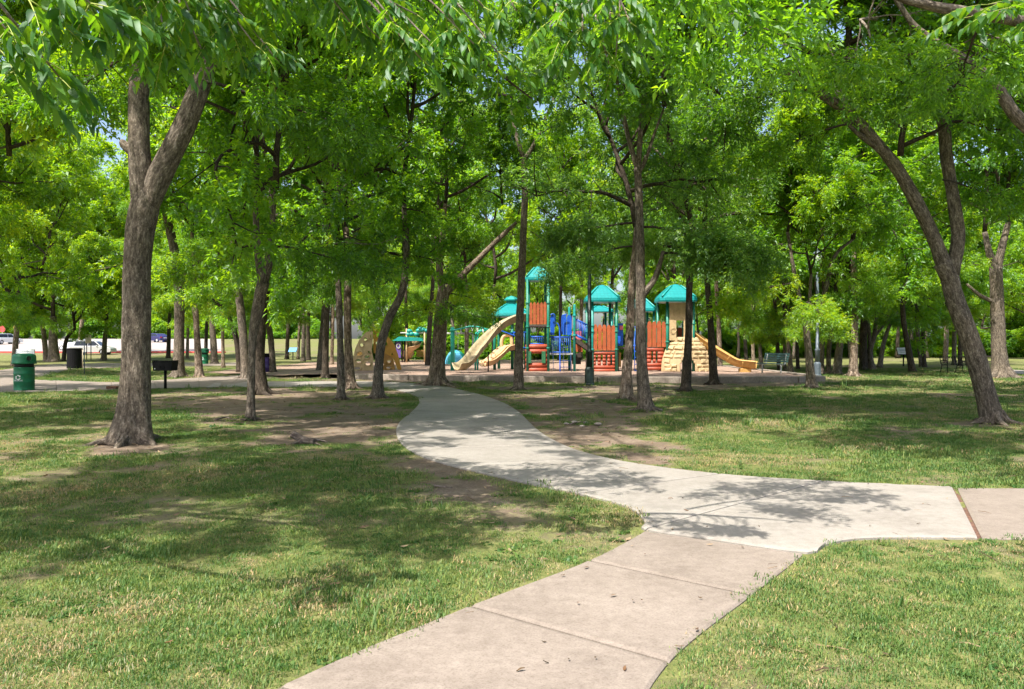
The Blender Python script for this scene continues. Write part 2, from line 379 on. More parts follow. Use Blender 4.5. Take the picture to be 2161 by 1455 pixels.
TREES = []
def tree(label, path, crowns=(), limbs=(), boughs=(), group=None, bark=None, seg=16, rough=.012, name='tree', flare=.38, fl_h=.16, Y=None, base=None, step=None, low=.85):
    """path and limbs: [(px, py, diameter in px[, depth])] from the base up; crowns: [(kind, where on path or (px,py,Y), scale, rz)]"""
    b0 = G(path[0][0], path[0][1]) if Y is None else P(path[0][0], path[0][1], Y)
    if base is not None: b0 = Vector(base)
    Yb = b0.y; org = Vector((b0.x, b0.y, float(terr(b0.x, b0.y)) - .03))
    root = empty(name, org, label, 'tree', group); sd = len(TREES) + 1
    def pts(pl):
        P3 = []; r = []
        for e in pl:
            Yy = e[3] if len(e) > 3 else Yb
            P3.append(P(e[0], e[1], Yy)); r.append(e[2] * Yy / FPX / 2 * .86)
        return P3, r
    mb = MB(); ph = rng.uniform(0, 6)
    def fl(a, ln): return 1 + flare * math.exp(-ln / fl_h) * (1 + .35 * math.cos(3 * a + ph) + .25 * math.cos(5 * a + 2 * ph))
    P3, r = pts(path); P3[0] = org.copy() if base is None else Vector(base)
    tot = sum((P3[i+1] - P3[i]).length for i in range(len(P3) - 1)); st = step or max(.12, tot / 60)
    n = max(8, int(tot / st)); cp = catmull(P3, n); cr = catmull([(x, 0, 0) for x in r], n)[:, 0]
    # thin out the flare: dense rings near the foot
    mb.tube(cp, list(np.maximum(cr, .012)), seg, True, fl, rough, sd)
    if Yb < 40 and base is None:                          # surface roots
        for k_ in range(5):
            az = ph + k_ * 1.257 + rng.uniform(-.3, .3); dx = Vector((math.cos(az), math.sin(az), 0)); r0_ = float(cr[0])
            rp_ = [org + dx * r0_ * .55 + Vector((0, 0, .05 + r0_ * .9)), org + dx * r0_ * 1.25 + Vector((0, 0, .035 + r0_ * .18)), org + dx * r0_ * rng.uniform(1.8, 2.4) + Vector((rng.normal(0, .03), 0, .025)), org + dx * r0_ * rng.uniform(2.6, 3.6) + Vector((rng.normal(0, .06), rng.normal(0, .06), -.03))]
            mb.tube(catmull(rp_, 9), list(np.linspace(r0_ * .42, r0_ * .10, 9)), 9, True, None, rough * .6, sd + 50 + k_)
    tops = [(cp[-1], cp[-1] - cp[-2])]; ALLP = list(cp[len(cp) // 2:])
    for li, pl in enumerate(limbs):
        Q, q = pts(pl); m = max(6, int(sum((Q[i+1] - Q[i]).length for i in range(len(Q) - 1)) / max(st, .12)))
        c2 = catmull(Q, m); r2 = catmull([(x, 0, 0) for x in q], m)[:, 0]
        mb.tube(c2, list(np.maximum(r2, .008)), max(7, seg - 6), True, None, rough * .7, sd + 31 + li); tops.append((c2[-1], c2[-1] - c2[-2])); ALLP += list(c2)
    mb.build('trunk', bark or BARK, root, org, True, True)
    for c in crowns:
        kind, at, s_, rz = c[:4]
        pos = tops[at][0] if isinstance(at, int) else P(*at)
        if not isinstance(at, int):                       # a bough carries every crown that is not on a limb's end
            near_ = min(ALLP, key=lambda a_: (Vector(a_) - pos).length); q0 = Vector(near_); dv = pos - q0
            if dv.length > 1.2:
                path_b = catmull([q0, q0 + dv * .4 + Vector((0, 0, -.05 * dv.length)), pos + Vector((0, 0, .3))], 12); bb = MB(); bb.tube(path_b, list(np.linspace(min(.07, cr[-1] * .6), .03, 12)), 9, True, None, .005, sd + 90); bb.build('limb', bark or BARK, root, org, True, True)
        bz, cm, _ = CROWN[kind]
        for nm, me in (('crown', cm),):
            o = link(nm, me, root); o.location = Vector(pos) - org; o.rotation_euler = (0, 0, rz); o.scale = (s_, s_, s_ * (c[4] if len(c) > 4 else 1))
    if low and not boughs:                                # low leafy boughs under the crown
        g_ = np.random.default_rng(sd + 400)
        for f_ in ((.72, .84, .95) if Yb < 45 else (.93, .98)):
            q_ = cp[int(f_ * (len(cp) - 1))]; kd_ = 'pr'[int(g_.integers(2))]; s_ = g_.uniform(.7, 1.05) * low
            o = link('bough', BOUGH[kd_][1], root); o.location = Vector(q_) - org; o.rotation_euler = (0, g_.uniform(-.1, .2), g_.uniform(0, 6.28)); o.scale = (s_,) * 3
    for b in boughs:
        kind, at, s_, rz = b[:4]
        bz, cm = BOUGH[kind]; pos = P(*at)
        for nm, me in (('bough', cm),):
            o = link(nm, me, root); o.location = Vector(pos) - org; o.rotation_euler = (0, b[4] if len(b) > 4 else .1, rz); o.scale = (s_,) * 3
    TREES.append(root); return root

# ------------------------------------------------------------------ ground, paths
def g2(px, py): p = G(px, py); return (p.x, p.y)
NEWP = [((430,818),(450,808)), ((600,817),(600,806)), ((740,817),(760,806)), ((810,820),(850,809)), ((858,829),(930,816)), ((880,839),(1000,830)),
        ((884,852),(1055,848)), ((868,871),(1092,868)), ((845,890),(1115,890)), ((836,912),(1135,908)), ((848,938),(1165,928)), ((885,962),(1215,950)),
        ((960,985),(1290,970)), ((1100,1018),(1400,988)), ((1220,1043),(1520,1002)), ((1320,1070),(1620,1010)), ((1360,1102),(1700,1015)),
        ((1362,1120),(1740,1017)), ((1500,1140),(1800,1020)), ((1697,1168),(1870,1023)), ((1745,1150),(1900,1025)), ((1830,1138),(1940,1027)), ((2064,1137),(2010,1030))]
NEWP = [(g2(*a), g2(*b)) for a, b in NEWP]
OLDP = [((1.030, 6.12), (2.02, 5.46)), ((.515, 5.29), (1.38, 4.56)), ((-.236, 4.37), (.714, 3.60)), ((-.99, 3.34), (.30, 2.62)),
        ((-1.50, 2.25), (-.10, 1.55)), ((-1.85, 1.1), (-.42, .5)), ((-2.1, -.1), (-.7, -.6)), ((-2.4, -1.6), (-1.0, -1.9))]
RIGP = [((3.512, 5.90), (4.495, 7.97)), ((5.0, 5.86), (5.7, 7.95)), ((6.4, 5.86), (6.9, 7.93)), ((8.0, 5.9), (8.4, 7.95)), ((9.6, 6.0), (9.8, 8.05))]
LEFA = [((-160,836),(-160,799)), ((0,830),(0,801)), ((120,827),(118,804)), ((240,823),(235,808)), ((330,821),(325,804)), ((420,819),(420,798)), ((495,811),(505,793)), ((540,803),(550,787))]
LEFA = [(g2(*a), g2(*b)) for a, b in LEFA]
LEFB = [((20,803),(-70,793)), ((75,797),(10,781)), ((120,788),(75,773)), ((150,780),(140,769)), ((240,777),(240,768)), ((330,775),(330,767)), ((420,773),(420,766)), ((540,772),(540,766))]
LEFB = [(g2(*a), g2(*b)) for a, b in LEFB]
FARP = [((2060,787),(2060,779)), ((2161,791),(2161,783)), ((2300,797),(2300,788))]
FARP = [(g2(*a), g2(*b)) for a, b in FARP]
def ev(C, t):
    n_ = len(C); k = min(int(t), n_ - 2); f = t - k
    e = lambda q: C[max(0, min(n_ - 1, q))]
    a, b_, c, d = e(k - 1), e(k), e(k + 1), e(k + 2)
    return .5 * ((2*b_) + (-a+c)*f + (2*a-5*b_+4*c-d)*f*f + (-a+3*b_-3*c+d)*f**3)
def outline(pr):
    A = np.array([a for a, b in pr]); B = np.array([b for a, b in pr]); tt = np.linspace(0, len(pr) - 1, (len(pr) - 1) * 4 + 1)
    return [tuple(ev(A, t)) for t in tt] + [tuple(ev(B, t)) for t in tt[::-1]]
PATHS = [outline(p) for p in (NEWP, OLDP, RIGP, LEFA, LEFB, FARP)]
def on_path(x, y):
    r = np.zeros(np.shape(x), bool)
    for p in PATHS: r |= inside(p, x, y)
    return r
# playground border (front kerb runs from the left end to the right corner, then back)
KERB = [(-7.0, 33.6), (-3.5, 32.0), (0, 31.0), (3.96, 30.3), (8.0, 30.3), (12.2, 30.7), (12.6, 38.5), (12.6, 48.0)]
MULCH = [(-12.5, 37.5), (-10.5, 35.2)] + KERB + [(12.6, 66), (-16, 66), (-16, 40)]
DIRT = [[(890,850),(845,890),(838,915),(850,950),(960,995),(1080,1020),(1060,1060),(900,1010),(760,985),(640,950),(520,905),(400,880),(250,850),(330,822),(500,818),(700,818),(850,828)],
        [(1050,842),(1110,890),(1165,935),(1260,965),(1420,990),(1500,998),(1470,960),(1400,930),(1330,915),(1280,880),(1300,855),(1420,832),(1560,822),(1740,812),(1760,806),(1400,809),(1000,820)],
        [(1930,828),(2120,826),(2161,838),(2000,842)], [(240,925),(330,925),(360,950),(200,955)], [(2020,880),(2161,880),(2161,902),(2000,905)],
        [(0,1185),(120,1170),(200,1180),(100,1225),(0,1230)]]
DIRT = [[g2(*q) for q in p] for p in DIRT]
DIRT.append([(-13, 36), (-6, 31), (12.5, 29.2), (13.2, 31), (13, 66), (-17, 66)])
def cover(x, y):
    """share of the soil that grass covers"""
    x = np.asarray(x, float); y = np.asarray(y, float)
    wx = (fbm(x * .9, y * .9, 0, 3) - .5) * 1.5; wy = (fbm(x * .9, y * .9, 0, 13) - .5) * 1.5
    s = np.clip(y / 9, .35, 2.5); c = np.ones(x.shape) * .93
    h1 = fbm(x * 3.1, y * 3.1, 0, 43, 3) - .5; h2 = fbm(x * 3.1, y * 3.1, 0, 53, 3) - .5
    for i, p in enumerate(DIRT):
        m = 0
        for a_, b_ in ((1.0, .6), (.55, -.9), (1.5, -.5), (.2, 1.2), (1.9, 1.4)): m = m + inside(p, x + (wx * a_ + h1 * b_) * s, y + (wy * a_ + h2 * b_) * s)
        c = c - (.93 - [.16, .16, .3, .25, .35, .5, .10][i]) * m / 5 * (c > .3)
    n = fbm(x * 1.5 + 40, y * 1.5, 0, 5, 5); n2 = fbm(x * .45, y * .45 + 9, 0, 8, 3)
    nr_ = 1 - .45 * smooth(8.5, 5.0, y)
    c = c - .03 * nr_ + ((n - .5) * 1.7 + (n2 - .5) * .9) * nr_
    far = smooth(8, 14, y); c = c - .02 * far
    return np.clip(c, 0, 1)
def axis(segs):
    out = []
    for a, b, st in segs: out += list(np.arange(a, b, st))
    out.append(segs[-1][1]); return np.array(out)
xs = axis([(-400, -120, 40), (-120, -40, 8), (-40, -16, 1.0), (-16, -7, .25), (-7, 7, .11), (7, 16, .25), (16, 40, 1.0), (40, 120, 8), (120, 400, 40)])
ys = axis([(-200, -20, 30), (-20, -2, 2), (-2, 2, .3), (2, 13, .10), (13, 34, .25), (34, 70, 1.2), (70, 160, 4), (160, 600, 40)])
XX, YY = np.meshgrid(xs, ys); nx, ny = len(xs), len(ys)
pathm = on_path(XX, YY)
cov = cover(XX, YY)
ZZ = terr(XX, YY) - .012 + np.where(YY < 40, (fbm(XX * 1.3, YY * 1.3, 0, 2, 4) - .62) * .05, 0) + np.where(YY < 14, (fbm(XX * 9, YY * 9, 0, 4, 2) - .6) * .016, 0)
pm2 = pathm.copy()
for dx_, dy_ in ((.25, 0), (-.25, 0), (0, .25), (0, -.25)): pm2 |= on_path(XX + dx_, YY + dy_)
ZZ = np.where(pm2 & (YY < 60), np.minimum(np.maximum(ZZ, -.012), -.004), ZZ)
V = np.stack([XX, YY, ZZ], -1).reshape(-1, 3)
ii = (np.arange(ny - 1)[:, None] * nx + np.arange(nx - 1)[None, :]).ravel()
Q = np.stack([ii, ii + 1, ii + 1 + nx, ii + nx], 1)

m, n, l, b = mat('soil_and_thatch')
at = n.new('ShaderNodeAttribute'); at.attribute_name = 'tint'; gp = geopos(n)
t1 = noise(n, l, gp, 1.7, 8, .7); t2 = noise(n, l, gp, 38, 5, .7); t3 = noise(n, l, gp, 9, 4, .6)
soil = ramp(n, [(.32, (.095, .070, .052)), (.5, (.180, .135, .100)), (.66, (.30, .238, .182))])
l.new(math_(n, l, 'ADD', math_(n, l, 'MULTIPLY', t1.outputs[0], .5), math_(n, l, 'MULTIPLY', t2.outputs[0], .5)), soil.inputs[0])
litter = ramp(n, [(.60, (0, 0, 0)), (.66, (1, 1, 1))]); l.new(t2.outputs[0], litter.inputs[0])
soilc = mixc(n, l, soil.outputs[0], (.30, .225, .15), math_(n, l, 'MULTIPLY', litter.outputs[0], .45))
thatch = ramp(n, [(.35, (.085, .105, .032)), (.52, (.15, .165, .055)), (.68, (.27, .235, .11))]); l.new(math_(n, l, 'ADD', math_(n, l, 'MULTIPLY', t3.outputs[0], .5), math_(n, l, 'MULTIPLY', t2.outputs[0], .5)), thatch.inputs[0])
fac = math_(n, l, 'ADD', at.outputs['Fac'], math_(n, l, 'MULTIPLY', math_(n, l, 'SUBTRACT', math_(n, l, 'ADD', math_(n, l, 'MULTIPLY', t3.outputs[0], .5), math_(n, l, 'MULTIPLY', t2.outputs[0], .5)), .5), 2.2))
fr = ramp(n, [(.20, (0, 0, 0)), (.85, (1, 1, 1))]); l.new(fac, fr.inputs[0])
l.new(mixc(n, l, soilc, thatch.outputs[0], fr.outputs[0]), b.inputs['Base Color'])
b.inputs['Roughness'].default_value = .95; b.inputs['Specular IOR Level'].default_value = .1
bump(n, l, b, t2.outputs[0], .7, .02); SOIL = m
go = link('ground', tri_mesh('ground', V, Q, SOIL, cov.ravel())); tag(go, 'park ground of thin grass and bare brown soil', 'ground', kind='structure')
go.data.polygons.foreach_set('use_smooth', [True] * len(go.data.polygons))

def concrete(name, lo, mid, hi, broom=0.0, speck=.5, rust=False):
    m, n, l, b = mat(name); gp = geopos(n)
    a = noise(n, l, gp, 1.3, 7, .65); s_ = noise(n, l, gp, 95, 3, .7); d = noise(n, l, gp, 14, 5, .65)
    h = math_(n, l, 'ADD', math_(n, l, 'MULTIPLY', a.outputs[0], .55), math_(n, l, 'MULTIPLY', d.outputs[0], .45))
    r = ramp(n, [(.34, lo), (.5, mid), (.66, hi)]); l.new(h, r.inputs[0])
    sp = ramp(n, [(.30, (.70, .68, .66)), (.5, (1, 1, 1)), (.72, (1.12, 1.12, 1.12))]); l.new(s_.outputs[0], sp.inputs[0])
    col = mixc(n, l, r.outputs[0], mixc(n, l, r.outputs[0], sp.outputs[0], 1.0, 'MULTIPLY'), speck)
    vo = n.new('ShaderNodeTexVoronoi'); vo.feature = 'DISTANCE_TO_EDGE'; vo.inputs['Scale'].default_value = .55; wv = noise(n, l, gp, 3.0, 5, .7); l.new(mixc(n, l, gp, wv.outputs['Color'], .25), vo.inputs['Vector'])
    ck = ramp(n, [(.0, (.45, .43, .41)), (.006, (1, 1, 1))]); l.new(vo.outputs['Distance'], ck.inputs[0]); ckm = noise(n, l, gp, .5, 2); cm_ = ramp(n, [(.60, (0, 0, 0)), (.68, (.5, .5, .5))]); l.new(ckm.outputs[0], cm_.inputs[0])
    col = mixc(n, l, col, mixc(n, l, col, ck.outputs[0], 1.0, 'MULTIPLY'), cm_.outputs[0])
    st = ramp(n, [(.57, (0, 0, 0)), (.76, (.62, .62, .62))]); t4 = noise(n, l, gp, .8, 4, .7); l.new(t4.outputs[0], st.inputs[0])
    col = mixc(n, l, col, tuple(x * .62 for x in lo), st.outputs[0])
    l.new(col, b.inputs['Base Color']); b.inputs['Roughness'].default_value = .85; b.inputs['Specular IOR Level'].default_value = .25
    hh = math_(n, l, 'ADD', math_(n, l, 'MULTIPLY', s_.outputs[0], .5), d.outputs[0])
    if broom:
        br = noise(n, l, mapping(n, l, gp, (60, 2.2, 1)), 1.0, 3, .7); hh = math_(n, l, 'ADD', hh, math_(n, l, 'MULTIPLY', br.outputs[0], broom))
    bump(n, l, b, hh, .35, .006); return m
CONC_NEW = concrete('concrete_new', (.215, .192, .167), (.275, .250, .222), (.32, .294, .264), 1.6, .6)
CONC_OLD = concrete('concrete_old_tan', (.172, .141, .117), (.228, .190, .160), (.275, .233, .198), 0, .95)
CONC_FAR = concrete('concrete_lot', (.27, .235, .21), (.33, .29, .265), (.38, .335, .31), 0, .3)
CONC_KERB = concrete('concrete_kerb', (.17, .14, .115), (.25, .21, .175), (.36, .31, .26), 0, .8)
def slabs(name, pr, cuts, mt, label, z=.014, gap=.012, dens=.16):
    root = empty(name, (0, 0, 0), label, 'path', None, 0, 'structure')
    A = np.array([a for a, b in pr]); B = np.array([b for a, b in pr])
    A3 = np.c_[A, np.zeros(len(A))]; B3 = np.c_[B, np.zeros(len(B))]
    for ci in range(len(cuts) - 1):
        i, j = cuts[ci], cuts[ci + 1]; m_ = max(6, int(np.linalg.norm(A[min(int(j), len(A)-1)] - A[int(i)]) / dens) + 3)
        tt = np.linspace(i, j, m_)
        us = np.array([0, .012, .06, .2, .35, .5, .65, .8, .94, .988, 1.0]); rows = []
        for ri, t in enumerate(tt):
            a, b_ = ev(A, t), ev(B, t); row = []
            for ui, u in enumerate(us):
                p = a + (b_ - a) * u; zz = z
                if ui in (0, len(us) - 1): zz -= .010
                if ri in (0, len(tt) - 1): zz -= .006
                row.append((p[0], p[1], zz + float(terr(p[0], p[1]))))
            rows.append(row)
        # pull the ends back for the joint
        for e_, nb in ((0, 1), (-1, -2)):
            for q in range(len(us)):
                v0 = Vector(rows[e_][q]); v1 = Vector(rows[nb][q]); d_ = (v1 - v0)
                if d_.length > 1e-6: rows[e_][q] = tuple(v0 + d_.normalized() * min(gap / 2, d_.length * .4))
        # narrow row next to the ends keeps the edge crisp
        def mid(r0, r1): return [tuple(Vector(p) + (Vector(q) - Vector(p)) * min(.03 / max((Vector(q) - Vector(p)).length, .001), .5) + Vector((0, 0, .006))) for p, q in zip(r0, r1)]
        rows = [rows[0], mid(rows[0], rows[1])] + rows[1:-1] + [mid(rows[-1], rows[-2]), rows[-1]]
        nu = len(us); top = [p for r_ in rows for p in r_]; F = []
        for r_ in range(len(rows) - 1):
            for q in range(nu - 1): F.append((r_*nu+q, r_*nu+q+1, (r_+1)*nu+q+1, (r_+1)*nu+q))
        ring = [q for q in range(nu)] + [r_*nu + nu-1 for r_ in range(1, len(rows))] + [(len(rows)-1)*nu + q for q in range(nu-2, -1, -1)] + [r_*nu for r_ in range(len(rows)-2, 0, -1)]
        base = len(top); top += [(top[q][0], top[q][1], top[q][2] - .11) for q in ring]
        for q in range(len(ring)): F.append((ring[q], ring[(q+1) % len(ring)], base + (q+1) % len(ring), base + q))
        mb = MB(); mb.add(top, F); mb.build('slab', mt, root)
    return root
slabs('new_path', NEWP, [0, 1, 2, 3, 4, 5, 6, 7, 8, 9, 10.5, 12, 14, 17, 22], CONC_NEW, 'pale new concrete path curving to the playground')
slabs('old_sidewalk', OLDP, [0, 1, 2, 3, 4, 5, 6, 7], CONC_OLD, 'tan old sidewalk in the foreground', .006, .016)
slabs('side_walkway', RIGP, [0, 1, 2, 3, 4], CONC_OLD, 'tan walkway leaving the picture at the right', .002)
slabs('left_walkway', LEFA, [0, 1, 2, 3, 4, 5, 6, 7], CONC_OLD, 'tan walkway passing behind the green barrel', .02)
slabs('rear_walkway', LEFB, [0, 1, 2, 3, 4, 5, 6, 7], CONC_OLD, 'tan walkway bending round the grass island at the far left', .025)
slabs('far_walkway', FARP, [0, 1, 2], CONC_FAR, 'pale walkway far right behind the leaning tree', .03)

# reddish soil in the gap beside the new concrete
m, n, l, b = mat('red_soil'); t = noise(n, l, geopos(n), 40, 5); r = ramp(n, [(.3, (.05, .03, .022)), (.62, (.17, .085, .055)), (.8, (.26, .14, .09))]); l.new(t.outputs[0], r.inputs[0]); l.new(r.outputs[0], b.inputs['Base Color'])
b.inputs['Roughness'].default_value = 1; RED_SOIL = m
mb = MB(); a0, a1, b0_, b1_ = Vector((*NEWP[-1][0], -.02)), Vector((*NEWP[-1][1], -.02)), Vector((3.53, 5.90, -.02)), Vector((4.51, 7.97, -.02))
V_ = []; 
for t in np.linspace(0, 1, 24):
    for u in (0, .5, 1):
        p = a0.lerp(a1, t).lerp(b0_.lerp(b1_, t), u); V_.append((p.x, p.y, -.014 + .006 * vnoise(p.x * 20, p.y * 20)))
mb.add(V_, [(i*3+k, i*3+k+1, i*3+k+4, i*3+k+3) for i in range(23) for k in range(2)])
o = mb.build('soil_joint', RED_SOIL); tag(o, 'strip of red soil in the joint between pale and tan concrete', 'soil', kind='structure')

# mulch
m, n, l, b = mat('wood_mulch'); gp = geopos(n); t = noise(n, l, mapping(n, l, gp, (1, .6, 1)), 26, 5, .75); t2 = noise(n, l, gp, .7, 4)
r = ramp(n, [(.33, (.12, .072, .05)), (.5, (.29, .195, .145)), (.67, (.47, .345, .27))]); l.new(math_(n, l, 'ADD', math_(n, l, 'MULTIPLY', t.outputs[0], .72), math_(n, l, 'MULTIPLY', t2.outputs[0], .28)), r.inputs[0])
l.new(r.outputs[0], b.inputs['Base Color']); b.inputs['Roughness'].default_value = 1; bump(n, l, b, t.outputs[0], 1, .03); MULCHM = m
mx = np.arange(-16, 12.9, .35); my = np.arange(30.4, 66, .35); A, B = np.meshgrid(mx, my)
ins = inside(MULCH, A, B); zz = .155 * smooth(-12.5, -7.5, A + (B - 34) * .0) * 1.0 + .012 + (fbm(A * 1.2, B * 1.2, 0, 6, 3) - .5) * .05 + terr(A, B)
V = np.stack([A, B, zz], -1).reshape(-1, 3); nn = len(mx); F = []
for i in range(len(my) - 1):
    for j in range(nn - 1):
        if ins[i, j] and ins[i+1, j] and ins[i, j+1] and ins[i+1, j+1]: F.append((i*nn+j, i*nn+j+1, (i+1)*nn+j+1, (i+1)*nn+j))
o = link('mulch', tri_mesh('mulch', V, np.array(F), MULCHM)); tag(o, 'brown wood chip mulch under the playground', 'mulch', kind='structure')
root = empty('playground_kerb', (KERB[0][0], KERB[0][1], 0), 'low concrete kerb holding the playground mulch', 'kerb')
kp = np.array(KERB); seglen = np.r_[0, np.cumsum(np.linalg.norm(np.diff(kp, axis=0), axis=1))]
for s0 in np.arange(0, seglen[-1] - .5, 1.55):
    q = [np.array([np.interp(s_, seglen, kp[:, 0]), np.interp(s_, seglen, kp[:, 1])]) for s_ in (s0 + .01, s0 + 1.54)]
    c = (q[0] + q[1]) / 2; d = q[1] - q[0]; an = math.atan2(d[1], d[0])
    mb = MB(); mb.box((c[0], c[1], .085 + rng.uniform(-.006, .006)), (np.linalg.norm(d), .28, .25), Matrix.Rotation(an + rng.uniform(-.008, .008), 3, 'Z'), .02)
    mb.build('kerb_block', CONC_KERB, root, root.location)

# parking lot far left
lot = [(-130, 93), (-8, 93), (-16, 150), (-130, 150)]
mx = np.linspace(0, 1, 60); my = np.linspace(94, 150, 30); A, B = np.meshgrid(mx, my)
A = -150 + A * (150 - .365 * B); V = np.stack([A, B, terr(A, B) + .03], -1).reshape(-1, 3)
ii = (np.arange(29)[:, None] * 60 + np.arange(59)[None, :]).ravel(); Q = np.stack([ii, ii+1, ii+61, ii+60], 1)
o = link('parking_lot', tri_mesh('parking_lot', V, Q, CONC_FAR)); tag(o, 'pale concrete parking lot at the far left', 'parking lot', kind='structure')
RED = plastic('red_kerb_paint', (.50, .06, .055), .6); WHITE_P = plastic('white_line_paint', (.75, .75, .74), .6)
root = empty('red_kerb', (-60, 93.5, float(terr(-60, 93.5))), 'red painted kerb along the front of the parking lot', 'kerb')
for k in range(32):
    x0 = -130 + k * 3.0; mb = MB(); mb.box((x0 + 1.49, 93.6, float(terr(x0 + 1.5, 93.6)) + .08), (2.97, .3, .22), None, .02); mb.build('kerb_block', RED if k % 7 else CONC_FAR, root, root.location)
for k in range(9):
    x0 = -82 + k * 5.2; y0 = 128; mb = MB()
    for t in np.linspace(0, 5, 8): mb.box((x0 + t * .12, y0 + t, float(terr(x0, y0 + t)) + .036), (.14, .72, .008))
    o = mb.build('parking_line', WHITE_P); tag(o, 'white painted bay line on the parking lot', 'road marking', 'bay lines on the parking lot', kind='structure')

# ------------------------------------------------------------------ grass
def blade_tuft(name, seed, nb, h, rad, wd, m, lean=.5):
    g = np.random.default_rng(seed); V = []; T = []; ti = []
    for i in range(nb):
        a = g.uniform(0, 6.283); r = rad * math.sqrt(g.random()); b0 = np.array([r * math.cos(a), r * math.sin(a), -.004])
        az = g.uniform(0, 6.283); hh = h * g.uniform(.5, 1.2); ln = lean * g.uniform(.2, 1.3) * hh
        d = np.array([math.cos(az), math.sin(az), 0]); s_ = np.array([-d[1], d[0], 0]) * wd * g.uniform(.7, 1.2) / 2
        md = b0 + d * ln * .35 + np.array([0, 0, hh * .6]); tp = b0 + d * ln + np.array([0, 0, hh * (.95 - .25 * ln / hh)])
        k = len(V); V += [b0 - s_, b0 + s_, md + s_ * .75, md - s_ * .75, tp]; T += [(k, k+1, k+2), (k, k+2, k+3), (k+3, k+2, k+4)]; t_ = g.random(); ti += [t_] * 5
    me = tri_mesh(name, np.array(V), np.array(T), m, np.array(ti)); return bpy.data.objects.new(name, me)
GR_A = leaf_mat('grass_green', (.150, .222, .062), (.19, .29, .05), .35, .015, .3)
GR_B = leaf_mat('grass_straw', (.36, .30, .16), (.30, .25, .11), .3, .015, .3)
GR_C = leaf_mat('grass_deep', (.085, .168, .042), (.13, .26, .038), .35, .015, .33)
def scatter(name, pts, rot, scl, idx, sources, label, cat):
    c = bpy.data.collections.new(name + '_source')
    for k, o in enumerate(sources): o.name = '%s_%02d' % (name, k); c.objects.link(o)
    me = bpy.data.meshes.new(name); me.vertices.add(len(pts)); me.vertices.foreach_set('co', np.ascontiguousarray(pts, np.float32).ravel())
    for nm, ty, arr, f in (('rot', 'FLOAT_VECTOR', rot, 'vector'), ('scl', 'FLOAT_VECTOR', scl, 'vector'), ('idx', 'INT', idx, 'value')):
        at = me.attributes.new(nm, ty, 'POINT'); at.data.foreach_set(f, np.ascontiguousarray(arr, np.int32 if ty == 'INT' else np.float32).ravel())
    o = link(name, me); tag(o, label, cat, kind='stuff')
    ng = bpy.data.node_groups.new(name, 'GeometryNodeTree')
    ng.interface.new_socket('Geometry', in_out='INPUT', socket_type='NodeSocketGeometry'); ng.interface.new_socket('Geometry', in_out='OUTPUT', socket_type='NodeSocketGeometry')
    N = ng.nodes; L = ng.links; gi = N.new('NodeGroupInput'); gout = N.new('NodeGroupOutput')
    ci = N.new('GeometryNodeCollectionInfo'); ci.inputs['Collection'].default_value = c; ci.inputs['Separate Children'].default_value = True; ci.inputs['Reset Children'].default_value = True
    ip = N.new('GeometryNodeInstanceOnPoints'); ip.inputs['Pick Instance'].default_value = True
    def na(nm, ty):
        q = N.new('GeometryNodeInputNamedAttribute'); q.data_type = ty; q.inputs[0].default_value = nm; return q.outputs[0]
    L.new(gi.outputs[0], ip.inputs['Points']); L.new(ci.outputs[0], ip.inputs['Instance']); L.new(na('idx', 'INT'), ip.inputs['Instance Index'])
    L.new(na('rot', 'FLOAT_VECTOR'), ip.inputs['Rotation']); L.new(na('scl', 'FLOAT_VECTOR'), ip.inputs['Scale']); L.new(ip.outputs[0], gout.inputs[0])
    md = o.modifiers.new('scatter', 'NODES'); md.node_group = ng; return o
tufts = [blade_tuft('t', 1, 115, .028, .13, .0042, GR_A, .8), blade_tuft('t', 2, 115, .024, .14, .0042, GR_A, 1.0), blade_tuft('t', 3, 90, .025, .13, .004, GR_B, 1.2),
         blade_tuft('t', 4, 115, .030, .125, .0045, GR_C, .7), blade_tuft('t', 5, 16, .095, .04, .007, GR_C, .8), blade_tuft('t', 6, 12, .11, .05, .007, GR_A, .7), blade_tuft('t', 7, 22, .026, .05, .022, GR_C, 1.6)]
PT = []; RT = []; ST = []; IX = []
gg = np.random.default_rng(77)
